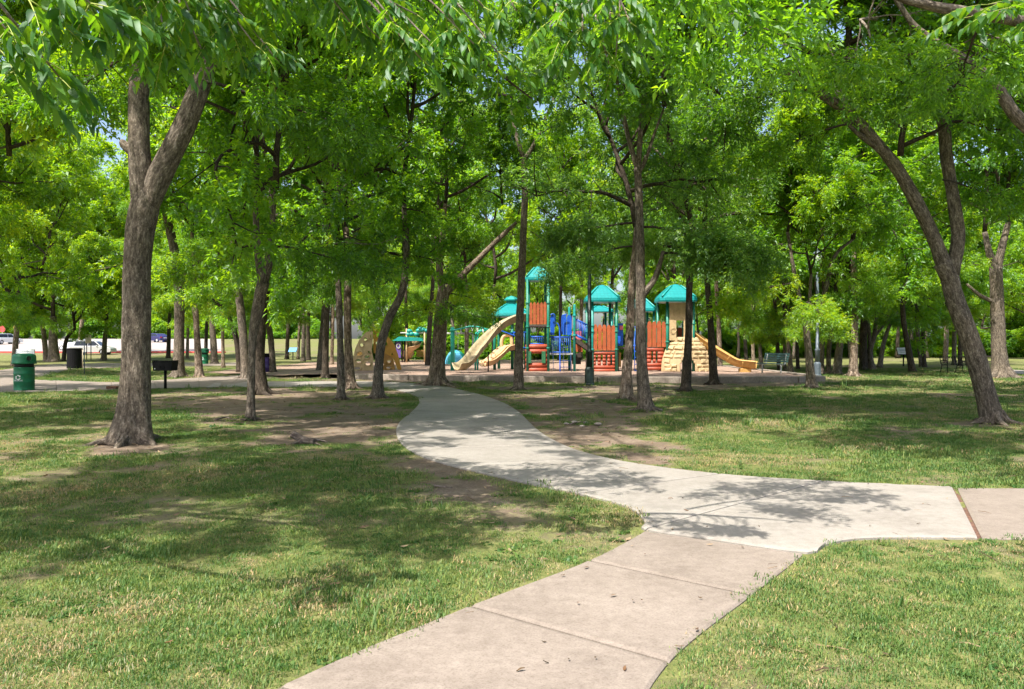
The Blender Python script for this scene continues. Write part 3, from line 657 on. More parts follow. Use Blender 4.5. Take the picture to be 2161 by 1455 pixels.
for y0, y1, dens, sc in ((2.0, 4.6, 190, .85), (4.6, 7.5, 135, .95), (7.5, 14, 72, 1.2), (14, 26, 30, 1.6), (26, 48, 9, 2.4)):
    wmax = .72 * y1 + 1.2; N_ = int((y1 - y0) * 2 * wmax * dens); x = gg.uniform(-wmax, wmax, N_); y = gg.uniform(y0, y1, N_)
    k = np.abs(x) < .72 * y + 1.2; x, y = x[k], y[k]
    c = cover(x, y); k = (gg.random(len(x)) < np.clip((c - .18) * 1.5, .03, 1)) & ~on_path(x, y) & ~inside(MULCH, x, y); x, y, c = x[k], y[k], c[k]
    # keep blades off the slab edge except for a few that lean over
    k = (~(on_path(x + .11, y) | on_path(x - .11, y) | on_path(x, y + .11) | on_path(x, y - .11)) | (gg.random(len(x)) < .65)) & (~(on_path(x + .05, y) | on_path(x - .05, y) | on_path(x, y + .05) | on_path(x, y - .05)) | (gg.random(len(x)) < .03)); x, y, c = x[k], y[k], c[k]
    z = terr(x, y) - .014 + np.where(y < 40, (fbm(x * 1.3, y * 1.3, 0, 2, 4) - .62) * .05, 0)
    z = np.where(on_path(x + .25, y) | on_path(x - .25, y) | on_path(x, y + .25) | on_path(x, y - .25), -.009, z)
    dry = fbm(x * .8 + 3, y * .8, 0, 17, 4); u = gg.random(len(x)); lush = fbm(x * .28 + 7, y * .28, 0, 23, 3)
    ix = np.where(u < .33, 0, np.where(u < .66, 1, 3)); ix = np.where(gg.random(len(x)) < np.clip((dry - .42) * 2.2, .10, .6), 2, ix)
    ix = np.where((gg.random(len(x)) < np.clip((lush - .47) * 2.2, 0, .85)) & (ix != 2), 3, ix)
    tall = gg.random(len(x)) < np.where(vnoise(x * 1.6, y * 1.6, 0, 31) > .78, .10, .006); ix = np.where(tall, np.where(gg.random(len(x)) < .5, 4, 5), ix)
    wd = gg.random(len(x)) < np.where(vnoise(x * .9, y * .9, 0, 61) > .66, .16, .012); ix = np.where(wd, 6, ix)
    s = sc * gg.uniform(.7, 1.25, len(x)) * (.55 + .5 * c) * (.75 + .55 * vnoise(x * .7, y * .7, 0, 71))
    PT.append(np.stack([x, y, z], 1)); RT.append(np.stack([gg.normal(0, .12, len(x)), gg.normal(0, .12, len(x)), gg.uniform(0, 6.28, len(x))], 1)); ST.append(np.stack([s * 1.1, s * 1.1, s * gg.uniform(.8, 1.2, len(x))], 1)); IX.append(ix)
PT, RT, ST, IX = map(np.concatenate, (PT, RT, ST, IX)); print('grass tufts', len(PT))
scatter('grass', PT, RT, ST, IX, tufts, 'short patchy lawn grass round the paths', 'grass')

m, n, l, b = mat('dry_leaf_litter'); at = n.new('ShaderNodeObjectInfo'); r = ramp(n, [(0, (.07, .042, .024)), (.5, (.20, .125, .07)), (1, (.36, .26, .15))]); l.new(at.outputs['Random'], r.inputs[0]); l.new(r.outputs[0], b.inputs['Base Color']); b.inputs['Roughness'].default_value = .9; LITTER = m
def flake(seed, L, W_):
    g = np.random.default_rng(seed); V = []; F = []
    for i in range(5):
        t = i / 4; w_ = W_ * max(.08, math.sin(math.pi * t)); z = .006 + .010 * (t - .5) ** 2 * g.uniform(0, 4)
        V += [(t * L - L / 2, -w_ / 2, z + .005 * g.random()), (t * L - L / 2, w_ / 2, z + .008 * g.random())]
    for i in range(4): F.append((i*2, i*2+1, i*2+3, i*2+2))
    return bpy.data.objects.new('f', tri_mesh('f', np.array(V), np.array(F), LITTER))
twg = MB(); twg.tube([(-.06, 0, .006), (0, .008, .009), (.07, -.004, .006)], [.003, .003, .002], 4); tw_o = twg.build('f', LITTER); COL.objects.unlink(tw_o)
PT = []; RT = []; ST = []; IX = []
for y0, y1, dens in ((2.5, 9, 26), (9, 18, 16), (18, 30, 7)):
    wmax = .72 * y1 + 1; N_ = int((y1 - y0) * 2 * wmax * dens); x = gg.uniform(-wmax, wmax, N_); y = gg.uniform(y0, y1, N_); k = np.abs(x) < .72 * y + 1; x, y = x[k], y[k]
    op = on_path(x, y); edge = op & ~(on_path(x + .13, y) & on_path(x - .13, y) & on_path(x, y + .13) & on_path(x, y - .13)); c = cover(x, y)
    pr = np.where(op, np.where(edge, .5, .035), np.clip(1.05 - c, .08, 1)); k = gg.random(len(x)) < pr; x, y, op = x[k], y[k], op[k]
    z = np.where(op, .012, -.012 + np.where(y < 40, (fbm(x * 1.3, y * 1.3, 0, 2, 4) - .62) * .05, 0) + .008); s = gg.uniform(.4, 1.1, len(x)) * np.where(op, .7, 1.0) * (1 + .02 * y)
    PT.append(np.stack([x, y, z], 1)); RT.append(np.stack([gg.normal(0, .2, len(x)) * ~op, gg.normal(0, .2, len(x)) * ~op, gg.uniform(0, 6.28, len(x))], 1)); ST.append(np.stack([s, s, s], 1)); IX.append(gg.integers(0, 4, len(x)))
PT, RT, ST, IX = map(np.concatenate, (PT, RT, ST, IX)); print('litter', len(PT))
scatter('leaf_litter', PT, RT, ST, IX, [flake(1, .06, .022), flake(2, .045, .02), flake(3, .075, .026), tw_o], 'scattered dry leaf flakes and bits of twig on soil and path edges', 'leaf litter')

# ------------------------------------------------------------------ trees one can point to (pixel rows of the trunk, from the foot up)
tree('large forked tree with thick grey ridged trunk, nearest on the left', [(279,932,76),(284,860,72),(287,760,67),(288,650,65),(289,560,64),(297,480,66),(304,440,66),(309,408,50),(312,385,24)],
     [('n', 1, 1.25, .4), ('n', 2, 1.6, 2.1), ('s', (250, 60, 12.6), .9, 1.0), ('n', (60, -190, 13.5), 1.2, 4.0), ('n', (620, -150, 9.5), .9, 3.0)],
     [[(298,510,30),(299,440,46),(297,370,54),(293,300,50),(293,200,46),(296,110,40),(300,0,34),(302,-110,28)], [(300,510,30),(313,440,48),(335,375,58),(365,315,54),(398,245,52),(430,160,44),(462,60,38),(500,-60,30)],
      [(292,330,26),(272,315,22),(260,303,20),(256,296,8)]], [('p', (420,170,11.7), .8, .3), ('p', (300,110,12), .8, 2.6)], seg=40, rough=.012, step=.06, flare=.55, fl_h=.30)
tree('leaning two-stemmed tree with dark scaly bark at the right edge', [(2096,892,51),(2072,800,46),(2045,710,44),(2015,630,42),(2003,585,42),(1988,555,39)],
     [('n', (1790,200,14.6), .9, .3), ('s', 1, 1.2, 1.1), ('n', 2, 1.2, 2.2), ('n', 3, 1.1, 3.3), ('s', (1900,330,14.6), .8, .7), ('n', (2250,60,14), 1.3, 5.0), ('n', (1560,-40,13), 1.0, 2.7)],
     [[(1996,570,37),(1965,490,33),(1905,375,30),(1850,300,25),(1790,238,23),(1700,178,21),(1620,130,18),(1560,103,14),(1500,70,11),(1472,20,8)],
      [(2008,580,35),(2022,500,30),(2010,410,28),(1996,320,28),(1990,258,26),(1962,190,19),(1945,110,16),(1938,20,11)], [(1990,268,21),(2015,205,19),(2030,150,16),(2042,60,11)],
      [(1925,400,16),(1870,330,16),(1815,285,13),(1775,250,7)]], [('p', (1800,260,14.4), .7, 2.5), ('p', (1990,380,14.4), .6, .2), ('p', (1700,190,14.4), .7, 3.2)], seg=32, rough=.012, step=.08, flare=.25, bark=BARK)
tree('slender pale trunk standing in front of two darker ones left of centre', [(529,886,20),(530,800,18),(533,720,20),(543,650,25),(556,595,30)],
     [('a', 1, 0.79, .3), ('d', 2, 0.90, 2.0)], [[(556,600,24),(546,545,18),(541,480,14),(538,420,10)], [(556,600,24),(568,545,20),(573,480,15),(582,400,10)]], [('p', (580,520,15.3), .7, -.2), ('r', (545,520,15.3), .6, 2.8)], seg=20)
tree('dark thick trunk half hidden behind the slender pale trunk', [(550,832,38),(547,760,28),(552,670,26),(562,580,24),(570,480,18)], [('b', 0, 1.22, 1.0)], bark=BARK_DK)
tree('straight dark trunk just left of the slender pale trunk', [(519,800,24),(515,730,20),(506,640,19),(497,570,16),(492,500,13)], [('a', 0, 1.22, 3.0)])
tree('arching dark stem bending left over the walkway', [(506,786,15),(501,730,13),(492,690,12),(475,655,10),(450,635,9),(420,618,7)], [('s', 0, 1.02, 2.0)], bark=BARK_DK)
tree('tall curved trunk behind the black grill', [(376,797,30),(378,720,24),(378,620,24),(368,530,22),(350,450,18),(340,400,14)], [('c', 0, 1.41, .5)], [[(378,600,16),(400,570,12),(430,540,8)]], flare=.5)
tree('thin mottled trunk to the right of the black grill', [(421,797,20),(415,700,15),(411,620,14),(408,560,11),(405,490,9)], [('c', 0, 1.02, 2.4)], bark=BARK_MOT)
tree('slim upright grey trunk beside the climbing pod, in front of its twin', [(720,842,20),(718,720,17),(714,600,15),(712,520,13)], [('d', 0, 0.92, .2)], boughs=[('p', (716,520,20.5), .7, 3.4)])
tree('double-barked dark trunk just behind the slim grey one', [(740,822,30),(735,740,20),(733,640,19),(735,560,18),(730,480,14)], [('b', 0, 1.09, 2.2)], bark=BARK_MOT, group=None)
tree('narrow dark trunk left of the twin trunks near the path', [(686,799,18),(688,700,15),(693,600,13),(695,540,10)], [('a', 0, 1.22, .9)], bark=BARK_DK)
tree('grey trunk behind the narrow dark one left of the climbing pod', [(673,785,15),(680,700,13),(684,640,11),(686,560,9)], [('e', 0, 1.28, 1.9)])
tree('curving trunk that bows right beside the climbing pod', [(797,840,30),(799,780,23),(806,720,21),(822,670,20),(845,625,19),(856,570,17),(857,500,15),(852,430,13)], [('d', 0, 1.02, 1.4)], boughs=[('p', (850,440,21), .7, .2), ('p', (856,500,21), .6, 3.3)])
tree('forked tree at the bend of the pale path with a long right limb', [(921,814,44),(925,740,33),(930,660,30),(937,612,30)], [('b', 1, 1.0, .7), ('a', (1060,430,28), .62, 2.6)],
     [[(935,625,20),(927,560,17),(934,500,14),(940,430,10)], [(940,620,20),(975,582,16),(1010,547,14),(1050,507,12),(1090,470,8)]], bark=BARK_MOT, seg=20)
tree('thin dark trunk close behind the forked tree at the bend', [(902,777,13),(906,700,12),(912,620,10),(915,540,9)], [('a', 0, 1.47, 4.0)], bark=BARK_DK)
tree('straight grey trunk in front of the left slide', [(1094,823,24),(1096,700,20),(1100,600,19),(1104,500,17),(1108,400,15),(1105,330,14)], [('f', 1, .75, .5), ('d', 2, 0.96, 2.0)],
     [[(1105,335,12),(1088,280,10),(1080,230,8)], [(1105,340,12),(1130,300,10),(1152,250,8),(1172,200,6)]], [('v', (1108,370,25), .8, .5)])
tree('mottled pale-flecked trunk just left of the smooth one before the play towers', [(1320,843,32),(1325,760,25),(1330,690,23),(1333,620,18),(1337,560,15),(1342,480,12)], [('f', 0, 1.09, 1.5)], bark=BARK_MOT, rough=.02, boughs=[('q', (1335,520,21), .9, 2.9)])
tree('smooth grey-brown trunk with spreading roots before the play towers', [(1363,867,32),(1355,780,27),(1352,700,25),(1352,600,24),(1350,500,21),(1348,400,19),(1345,355,18)], [('n', 1, 0.70, .3), ('f', 2, 1.02, 1.7), ('d', 3, 0.77, 4.0)],
     [[(1346,360,15),(1326,290,13),(1313,230,11),(1300,160,8)], [(1346,360,15),(1351,280,13),(1354,200,11),(1356,110,8)], [(1347,370,9),(1365,330,9),(1382,280,7),(1402,225,5)], [(1355,625,18),(1378,595,16),(1392,560,13),(1400,530,9)],
      [(1360,850,22),(1378,862,14),(1398,867,8)]], [('v', (1400,520,17.4), 1.0, .1), ('q', (1350,480,17.4), .9, -.3), ('v', (1345,470,17.4), .9, 2.9), ('q', (1395,535,17.6), .8, -.6)], seg=22, flare=.6)
tree('dark straight trunk in front of the stone arch', [(1446,826,25),(1452,740,19),(1454,640,17),(1456,550,16),(1458,470,13)], [('f', 0, 1.22, 2.5)], bark=BARK_DK, boughs=[('q', (1458,500,24), 1.0, .1), ('v', (1456,510,24), 1.0, 3.0), ('q', (1456,480,24), .9, .7)])
tree('trunk beside the right slide, just right of the stone arch', [(1507,811,23),(1503,740,18),(1498,660,15),(1492,590,13),(1488,520,10)], [('f', 0, 1.41, 3.6)], bark=BARK_DK, boughs=[('v', (1492,560,29), 1.1, 0), ('r', (1498,640,29), .7, .2)])
tree('reddish thin trunk behind the right slide', [(1520,777,12),(1517,690,11),(1512,610,9),(1508,540,8)], [('a', 0, 1.41, 1.6)], bark=BARK_MOT)
tree('young forked tree beside the grey lamp post', [(1713,819,24),(1708,760,18),(1703,710,17),(1702,688,16)], [('c', 1, 0.77, .2), ('s', 2, 1.02, 2.0), ('c', 3, 0.64, 4.4)],
     [[(1703,695,12),(1690,640,10),(1675,570,9),(1662,490,7)], [(1704,695,14),(1728,660,13),(1745,600,11),(1762,540,9),(1800,505,7)], [(1702,690,10),(1708,640,9),(1712,580,7)]], [('r', (1690,600,26), .9, 3.0), ('r', (1745,580,26), .8, .1), ('r', (1700,640,26), .7, 4.5)])
tree('broad grey straight trunk right of the leaning tree', [(2113,798,46),(2108,740,34),(2105,660,31),(2103,600,29),(2101,565,29)], [('e', 1, 1.28, .2), ('b', 2, 1.28, 2.0)],
     [[(2101,575,20),(2088,535,16),(2078,490,12)], [(2102,575,22),(2114,525,18),(2128,470,13)], [(2104,640,10),(2070,625,9),(2040,600,7)]], [('r', (2070,560,34), .9, 3.2)], seg=20)
tree('mottled straight trunk on the lawn right of the grey lamp post', [(1800,794,23),(1803,720,17),(1804,650,15),(1803,580,13),(1800,500,10)], [('d', 0, 1.41, 2.6)], bark=BARK_MOT)
tree('trunk leaning right beside the mottled straight one', [(1765,791,21),(1772,730,17),(1778,690,15),(1787,650,12),(1796,600,9)], [('a', 0, 1.41, .6)])
tree('near trunk of the pair behind the grey lamp post', [(1733,790,13),(1735,720,12),(1738,650,10)], [('b', 0, 1.41, 5.0)])
tree('slanting trunk of the pair behind the grey lamp post', [(1748,790,12),(1750,730,11),(1757,680,10),(1765,620,8)], [('a', 0, 1.15, 2.0)])
tree('leaning dark tree with long left lean, alone on the right lawn', [(1926,786,17),(1914,720,13),(1907,680,12),(1903,620,10),(1900,560,8)], [('a', 0, 1.54, .3)], [[(1904,650,8),(1922,610,7),(1945,570,5)]], bark=BARK_DK)
tree('thick dark trunk at the left of the gnarled clump on the right', [(1822,781,19),(1822,710,18),(1826,640,14),(1830,580,10)], [('e', 0, 1.66, .7)], bark=BARK_DK)
tree('gnarled split trunk in the middle of the clump on the right', [(1840,781,17),(1836,742,13),(1846,705,11),(1852,640,9)], [('b', 0, 1.54, 1.9)], [[(1838,750,10),(1834,700,8),(1830,660,6)], [(1846,710,9),(1870,680,7),(1895,660,5)]])
tree('vine-wrapped trunk slanting right in the clump on the right', [(1856,776,13),(1866,720,10),(1880,680,8),(1890,640,7)], [('c', 0, 1.54, 4.0)])
for i, (pl, s_, c_, lb) in enumerate([
    ([(1945,774,10),(1938,720,9),(1934,660,8)], 1.3, 'a', 'left stem of the close pair behind the leaning dark tree'), ([(1951,775,11),(1948,720,10),(1950,650,8)], 1.3, 'd', 'right stem of the close pair behind the leaning dark tree'),
    ([(1995,766,11),(1997,710,11),(1998,650,9)], 1.4, 'b', 'dark far trunk left of the black bench'), ([(2013,771,10),(2014,700,10),(2014,640,8)], 1.3, 'e', 'brown far trunk directly behind the black bench'),
    ([(2026,772,10),(2027,715,10),(2030,640,8)], 1.3, 'a', 'bluish grey far trunk behind the black bench'),
    ([(98,763,13),(92,700,11),(86,650,10)], 2.0, 'c', 'dark leaning trunk left of the big one near the parking lot'), ([(114,764,28),(112,710,19),(112,660,17)], 2.3, 'e', 'stout trunk with wide foot near the parking lot'),
    ([(134,762,10),(140,718,9),(158,685,7)], 1.7, 'c', 'thin stem forking right beside the stout trunk near the parking lot'), ([(168,747,11),(172,690,10),(176,640,8)], 2.1, 'c', 'trunk rising behind the black bin'),
    ([(219,761,14),(221,720,11),(224,680,9)], 2.0, 'e', 'short trunk between the parked cars and the large forked tree'),
    ([(355,756,11),(357,690,9),(360,640,8)], 1.9, 'c', 'slim trunk above the black grill'), ([(395,757,8),(397,690,7),(400,640,6)], 1.4, 'b', 'thin dark trunk between the curved and the mottled trunks'),
    ([(453,769,18),(449,700,15),(444,640,12)], 1.5, 'e', 'broad far trunk right of the small green recycling barrel'), ([(434,752,9),(436,690,8),(438,640,7)], 1.4, 'a', 'pale far trunk behind the small green recycling barrel'),
    ([(471,776,9),(470,710,8),(468,650,7)], 1.1, 'd', 'pale thin trunk left of the arching dark stem'),
    ([(576,786,17),(572,720,15),(565,675,13),(558,620,11)], 1.2, 'a', 'slightly bent trunk right of the purple barrel'), ([(605,758,10),(608,690,9),(611,630,8)], 1.4, 'd', 'dark far trunk left of the blue information sign'),
    ([(629,758,8),(632,690,7),(636,630,6)], 1.4, 'b', 'thin leaning trunk right of the blue information sign'), ([(640,763,11),(641,690,10),(641,630,8)], 1.4, 'a', 'light-barked left trunk of the two-tone pair'),
    ([(651,761,12),(650,690,10),(652,630,8)], 1.4, 'c', 'dark right trunk of the two-tone pair'),
    ([(985,772,10),(985,690,10),(984,600,9)], 1.2, 'a', 'reddish straight trunk behind the teal overhead climber'), ([(936,772,8),(940,690,8),(943,600,7)], 1.3, 'c', 'thin trunk between the forked tree and the teal climber post'),
    ([(1575,762,9),(1570,690,8),(1560,620,7)], 1.4, 'b', 'thin slanted trunk above the foot of the right slide'), ([(1590,766,9),(1588,700,8),(1588,630,7)], 1.4, 'c', 'pale thin trunk left of the green bench'),
    ([(1608,781,10),(1600,700,9),(1588,630,8),(1578,560,7)], 1.2, 'd', 'dark trunk slanting left behind the green bench'), ([(1645,784,10),(1640,720,9),(1636,650,8)], 1.2, 'e', 'greyish trunk at the right end of the green bench'),
    ([(1657,784,8),(1655,720,7),(1654,650,6)], 1.1, 'a', 'thin dark trunk right of the green bench'), ([(1669,787,14),(1664,730,11),(1659,670,9)], 1.1, 'b', 'sunlit stout trunk right of the green bench'),
    ([(1684,781,9),(1682,720,8),(1680,650,7)], 1.2, 'c', 'slim trunk close left of the young forked tree'),
    ([(700,770,9),(702,700,8),(704,620,7)], 1.3, 'c', 'far trunk glimpsed between the narrow dark and twin trunks'), ([(1040,768,9),(1042,690,8),(1044,600,7)], 1.4, 'b', 'far trunk under the gazebo roof of the playground'),
    ([(1180,766,9),(1182,690,8),(1184,600,7)], 1.5, 'e', 'far trunk behind the blue rails of the play structure'), ([(1225,764,10),(1226,690,9),(1228,600,8)], 1.5, 'c', 'far trunk behind the stairs of the play structure'),
    ([(1290,765,10),(1290,690,9),(1292,600,8)], 1.4, 'b', 'far trunk behind the middle play tower'), ([(1420,766,10),(1421,690,9),(1424,590,8)], 1.5, 'a', 'far trunk behind the right play tower'),
    ([(30,772,14),(34,710,12),(40,640,10)], 1.9, 'c', 'tree at the left edge standing behind the green recycling barrel'), ([(-60,790,20),(-62,700,17),(-66,600,14)], 1.2, 'c', 'bright leafed tree reaching in from beyond the left edge'),
    ([(860,768,9),(858,690,8),(856,600,7)], 1.4, 'd', 'far trunk behind the second playground')]):
    if 0 < pl[0][0] < 300: pl = pl[:-1] + [(pl[-1][0], pl[-1][1] + 8, pl[-1][2])]
    if 1000 < pl[0][0] < 1500: s_ *= 1.3
    tree(lb, pl, [(c_, 0, s_, i * 1.7)], bark=[BARK, BARK_DK, BARK_MOT][i % 3] if i % 3 else BARK, seg=10, group='tall trees in the middle distance')
# limbs that reach in from a tree beyond the right edge
tree('tree beyond the right edge whose thick limbs cross the top right corner', [(2560,1000,60,11),(2545,700,52,11),(2500,500,46,11)], [('n', 1, .8, 1), ('n', 2, .7, 3)],
     [[(2500,500,44,11),(2330,400,40,11),(2161,262,32,11),(2100,180,27,11),(2040,130,24,11),(1975,90,20,11),(1925,50,14,11),(1880,-20,9,11)],
      [(2500,500,44,11),(2420,250,40,10),(2300,95,36,9),(2161,48,32,8.5),(2060,30,28,8),(1960,12,24,8),(1880,-15,20,8),(1760,-90,12,8)]], [('p', (2080,40,8), .55, 1.2), ('p', (1990,110,11), .7, 3.4), ('p', (2140,80,11), .7, 2.0)], Y=None, base=(9.4, 11, 0), seg=16)

# trees that stand outside the picture and reach or shade into it
for lb, bs, dm, cr in [('tree left of the picture whose bright crown hangs in from the left edge', (-12.5, 13.5, 0), .4, [('c', (-180, 250, 13.5), 1.4, .6)]),
                       ('second tree beyond the left edge with bright low foliage', (-17.5, 21, 0), .4, [('c', (-250, 330, 21), 1.5, 1.6), ('e', (20, 330, 22), 1.0, .2)]),
                       ('third tree beyond the left edge, farther back', (-25, 32, 0), .4, [('e', (-200, 420, 32), 1.6, 1.1)]),
                       ('bright tree beyond the left edge whose foliage hangs low over the walkway', (-34, 47, 0), .45, [('c', (-120, 480, 47), 1.9, 2.1), ('c', (90, 560, 48), 1.0, 1.1), ('e', (40, 480, 48), 1.2, 3.0)]),
                       ('tree beyond the right edge behind the leaning tree', (16.5, 20, 0), .4, [('b', (2420, 380, 20), 1.5, 3.6), ('e', (2200, 300, 21), 1.1, .9)]),
                       ('second tree beyond the right edge, farther back', (24, 32, 0), .4, [('b', (2320, 450, 32), 1.6, 2.6)])]:
    q = lambda z: (CX + bs[0] / bs[1] * FPX, CY - (z - EYE) / bs[1] * FPX, dm * (1 - .06 * z) * FPX / bs[1])
    tree(lb, [q(0), q(1.5), q(3), q(4.5), q(6)], [(cr[0][0], 0, cr[0][2], cr[0][3])] + cr[1:], base=bs, seg=12)

# ------------------------------------------------------------------ the wood behind
wood_lab = ['slender tree in the wood behind the playground', 'tree at the edge of the far wood on the right', 'tree on the bank behind the parking lot']
g3 = np.random.default_rng(5)
def far_tree(x, y, s, kind, lb, gr, th=4.5):
    z = float(terr(x, y)); root = empty('tree', (x, y, z - .05), lb, 'tree', gr); mb = MB()
    p = limb_path(np.zeros(3), np.array([g3.normal(0, .06), g3.normal(0, .06), 1.0]), th, g3, 7, .2, .06); r0 = g3.uniform(.13, .26)
    mb.tube(p, list(np.linspace(r0, r0 * .6, 8)), 8, True, lambda a, q: 1 + .5 * math.exp(-q / .25), .01, int(x * 3) % 50); mb.build('trunk', [BARK, BARK_DK][int(g3.integers(2))], root, None, True, True)
    bz, cm, _ = CROWN[kind]; rz = g3.uniform(0, 6)
    for nm, me in (('crown', cm),):
        o = link(nm, me, root); o.location = p[-1]; o.rotation_euler = (0, 0, rz); o.scale = (s, s, s)
for i in range(26):
    x = -34 + i * 4.1 + g3.normal(0, 1.2); y = g3.uniform(76, 92)
    if x < -14: y += 4
    if x > -16: far_tree(x, y, g3.uniform(1.3, 1.9), 'cebec'[i % 5], wood_lab[1 if x > 15 else 0], 'trees at the edge of the far wood on the right' if x > 15 else 'trees in the wood behind the playground', g3.uniform(3.5, 6))
for i in range(14):
    x = 16 + i * 4.0 + g3.normal(0, 1.2); far_tree(x, g3.uniform(84, 100), g3.uniform(1.3, 1.8), 'cebce'[i % 5], wood_lab[1], 'trees at the edge of the far wood on the right', g3.uniform(3.5, 6))
for i in range(20):
    x = -172 + i * 8.4 + g3.normal(0, 1.5); far_tree(x, g3.uniform(158, 172), g3.uniform(2.0, 2.6), 'ceced'[i % 5], wood_lab[2], 'trees on the bank behind the parking lot', g3.uniform(3, 5))
# distant mass of woodland and the scrub at its foot: nobody could count it
PT = []; RT = []; ST = []; IX = []
for i in range(120):
    x = g3.uniform(-230, 150); y = g3.uniform(104, 150) if x > -14 else g3.uniform(172, 215); s = g3.uniform(1.5, 2.3) * (1 if y < 160 else 1.3)
    PT.append((x, y, float(terr(x, y)) + g3.uniform(.5, 3.5))); RT.append((0, 0, g3.uniform(0, 6.28))); ST.append((s, s, s)); IX.append(int(g3.integers(5)))
src = []
for k in 'abcde': src.append(bpy.data.objects.new('src', CROWN[k][1]))
scatter('far_wood', np.array(PT), np.array(RT), np.array(ST), np.array(IX), src, 'mass of distant woodland closing the view', 'wood')
PT = []; RT = []; ST = []; IX = []
for i in range(520):
    u = g3.random()
    if u < .62: x = g3.uniform(-14, 75); y = g3.uniform(88, 104)
    elif u < .74: x = g3.uniform(-14, 14); y = g3.uniform(74, 90)
    else: x = g3.uniform(-200, -14); y = g3.uniform(151, 166)
    s = g3.uniform(.5, 1.5) * (1.5 if y > 145 else 1.0)
    PT.append((x, y, float(terr(x, y)) - .05)); RT.append((0, 0, g3.uniform(0, 6.28))); ST.append((s * 1.3, s * 1.3, s)); IX.append(int(g3.integers(2)))
cm2 = CROWN['u'][1].copy(); cm2.materials[0] = LF_MID
scatter('undergrowth', np.array(PT), np.array(RT), np.array(ST), np.array(IX), [bpy.data.objects.new('src', CROWN['u'][1]), bpy.data.objects.new('src', cm2)], 'leafy scrub at the foot of the far wood', 'undergrowth')

# ------------------------------------------------------------------ playground
def shingle(name, col):
    m, n, l, b = mat(name); gp = geopos(n)
    mp = n.new('ShaderNodeMapping'); l.new(gp, mp.inputs[0])
    sx = n.new('ShaderNodeSeparateXYZ'); l.new(gp, sx.inputs[0]); cb = n.new('ShaderNodeCombineXYZ')
    l.new(math_(n, l, 'ADD', sx.outputs[0], sx.outputs[1]), cb.inputs[0]); l.new(math_(n, l, 'MULTIPLY', sx.outputs[2], 1.25), cb.inputs[1])
    br = n.new('ShaderNodeTexBrick'); br.offset = .5; br.inputs['Scale'].default_value = 1; br.inputs['Brick Width'].default_value = .17; br.inputs['Row Height'].default_value = .11; br.inputs['Mortar Size'].default_value = .016; br.inputs['Mortar Smooth'].default_value = .7
    l.new(cb.outputs[0], br.inputs[0]); br.inputs['Color1'].default_value = (*col, 1); br.inputs['Color2'].default_value = (*[c * 1.12 for c in col], 1); br.inputs['Mortar'].default_value = (*[c * .75 for c in col], 1)
    l.new(br.outputs[0], b.inputs['Base Color']); b.inputs['Roughness'].default_value = .38; bump(n, l, b, br.outputs['Fac'], -.8, .03); return m
TEAL_R = shingle('teal_shingle_roof', (.006, .215, .215)); TEAL = plastic('teal_plastic', (.008, .25, .225), .4, .2); GREEN = metal_paint('green_post_paint', (.008, .17, .115), .38)
TEAL_L = metal_paint('light_teal_paint', (.02, .38, .30), .35)
ORANGE = plastic('orange_brown_plastic', (.34, .080, .026), .5, .25); REDLOG = plastic('red_log_plastic', (.32, .058, .025), .5, .25); BLUE = metal_paint('blue_paint', (.012, .095, .50), .38)
TAN = plastic('tan_plastic', (.48, .35, .19), .55, .2); GOLD = plastic('gold_plastic', (.47, .27, .08), .45, .2); PEACH = plastic('peach_plastic', (.60, .40, .215), .42, .2); SLIDE = plastic('beige_slide_plastic', (.32, .26, .15), .4, .28)
DECK = metal_paint('brown_deck', (.05, .035, .028), .6); NAVY = metal_paint('navy_tube', (.02, .045, .16), .4); DKGREEN = plastic('dark_green_shutter', (.02, .12, .05), .5); PINK = plastic('pink_panel', (.66, .16, .20), .5)
PURPLE = plastic('purple_plastic', (.10, .06, .26), .5); BLACK = plastic('black_paint', (.008, .008, .009), .6, .15, .15); STEEL = metal_paint('galvanised', (.42, .43, .42), .4); STONE = plastic('stone_look_plastic', (.44, .335, .19), .6, .3, .3, 3.0)
GOLDP = plastic('ochre_plastic', (.50, .27, .045), .5)
ROSE = plastic('stone_joint', (.40, .29, .16), .7)  # shell tone slightly darker than the stones, seen in their joints
PF = 37.6                                                # depth of the front of the play structure
def W(px, py, dY=0.0):                                   # a point on the front plane, pushed back dY metres
    p = P(px, py, PF); return Vector((p.x, PF + dY, p.z))
FLOOR = .165
PS = empty('play_structure', (W(1250, 785).x, PF, FLOOR), 'large play structure with teal roofed towers, blue rails, orange pickets and slides', 'playground')
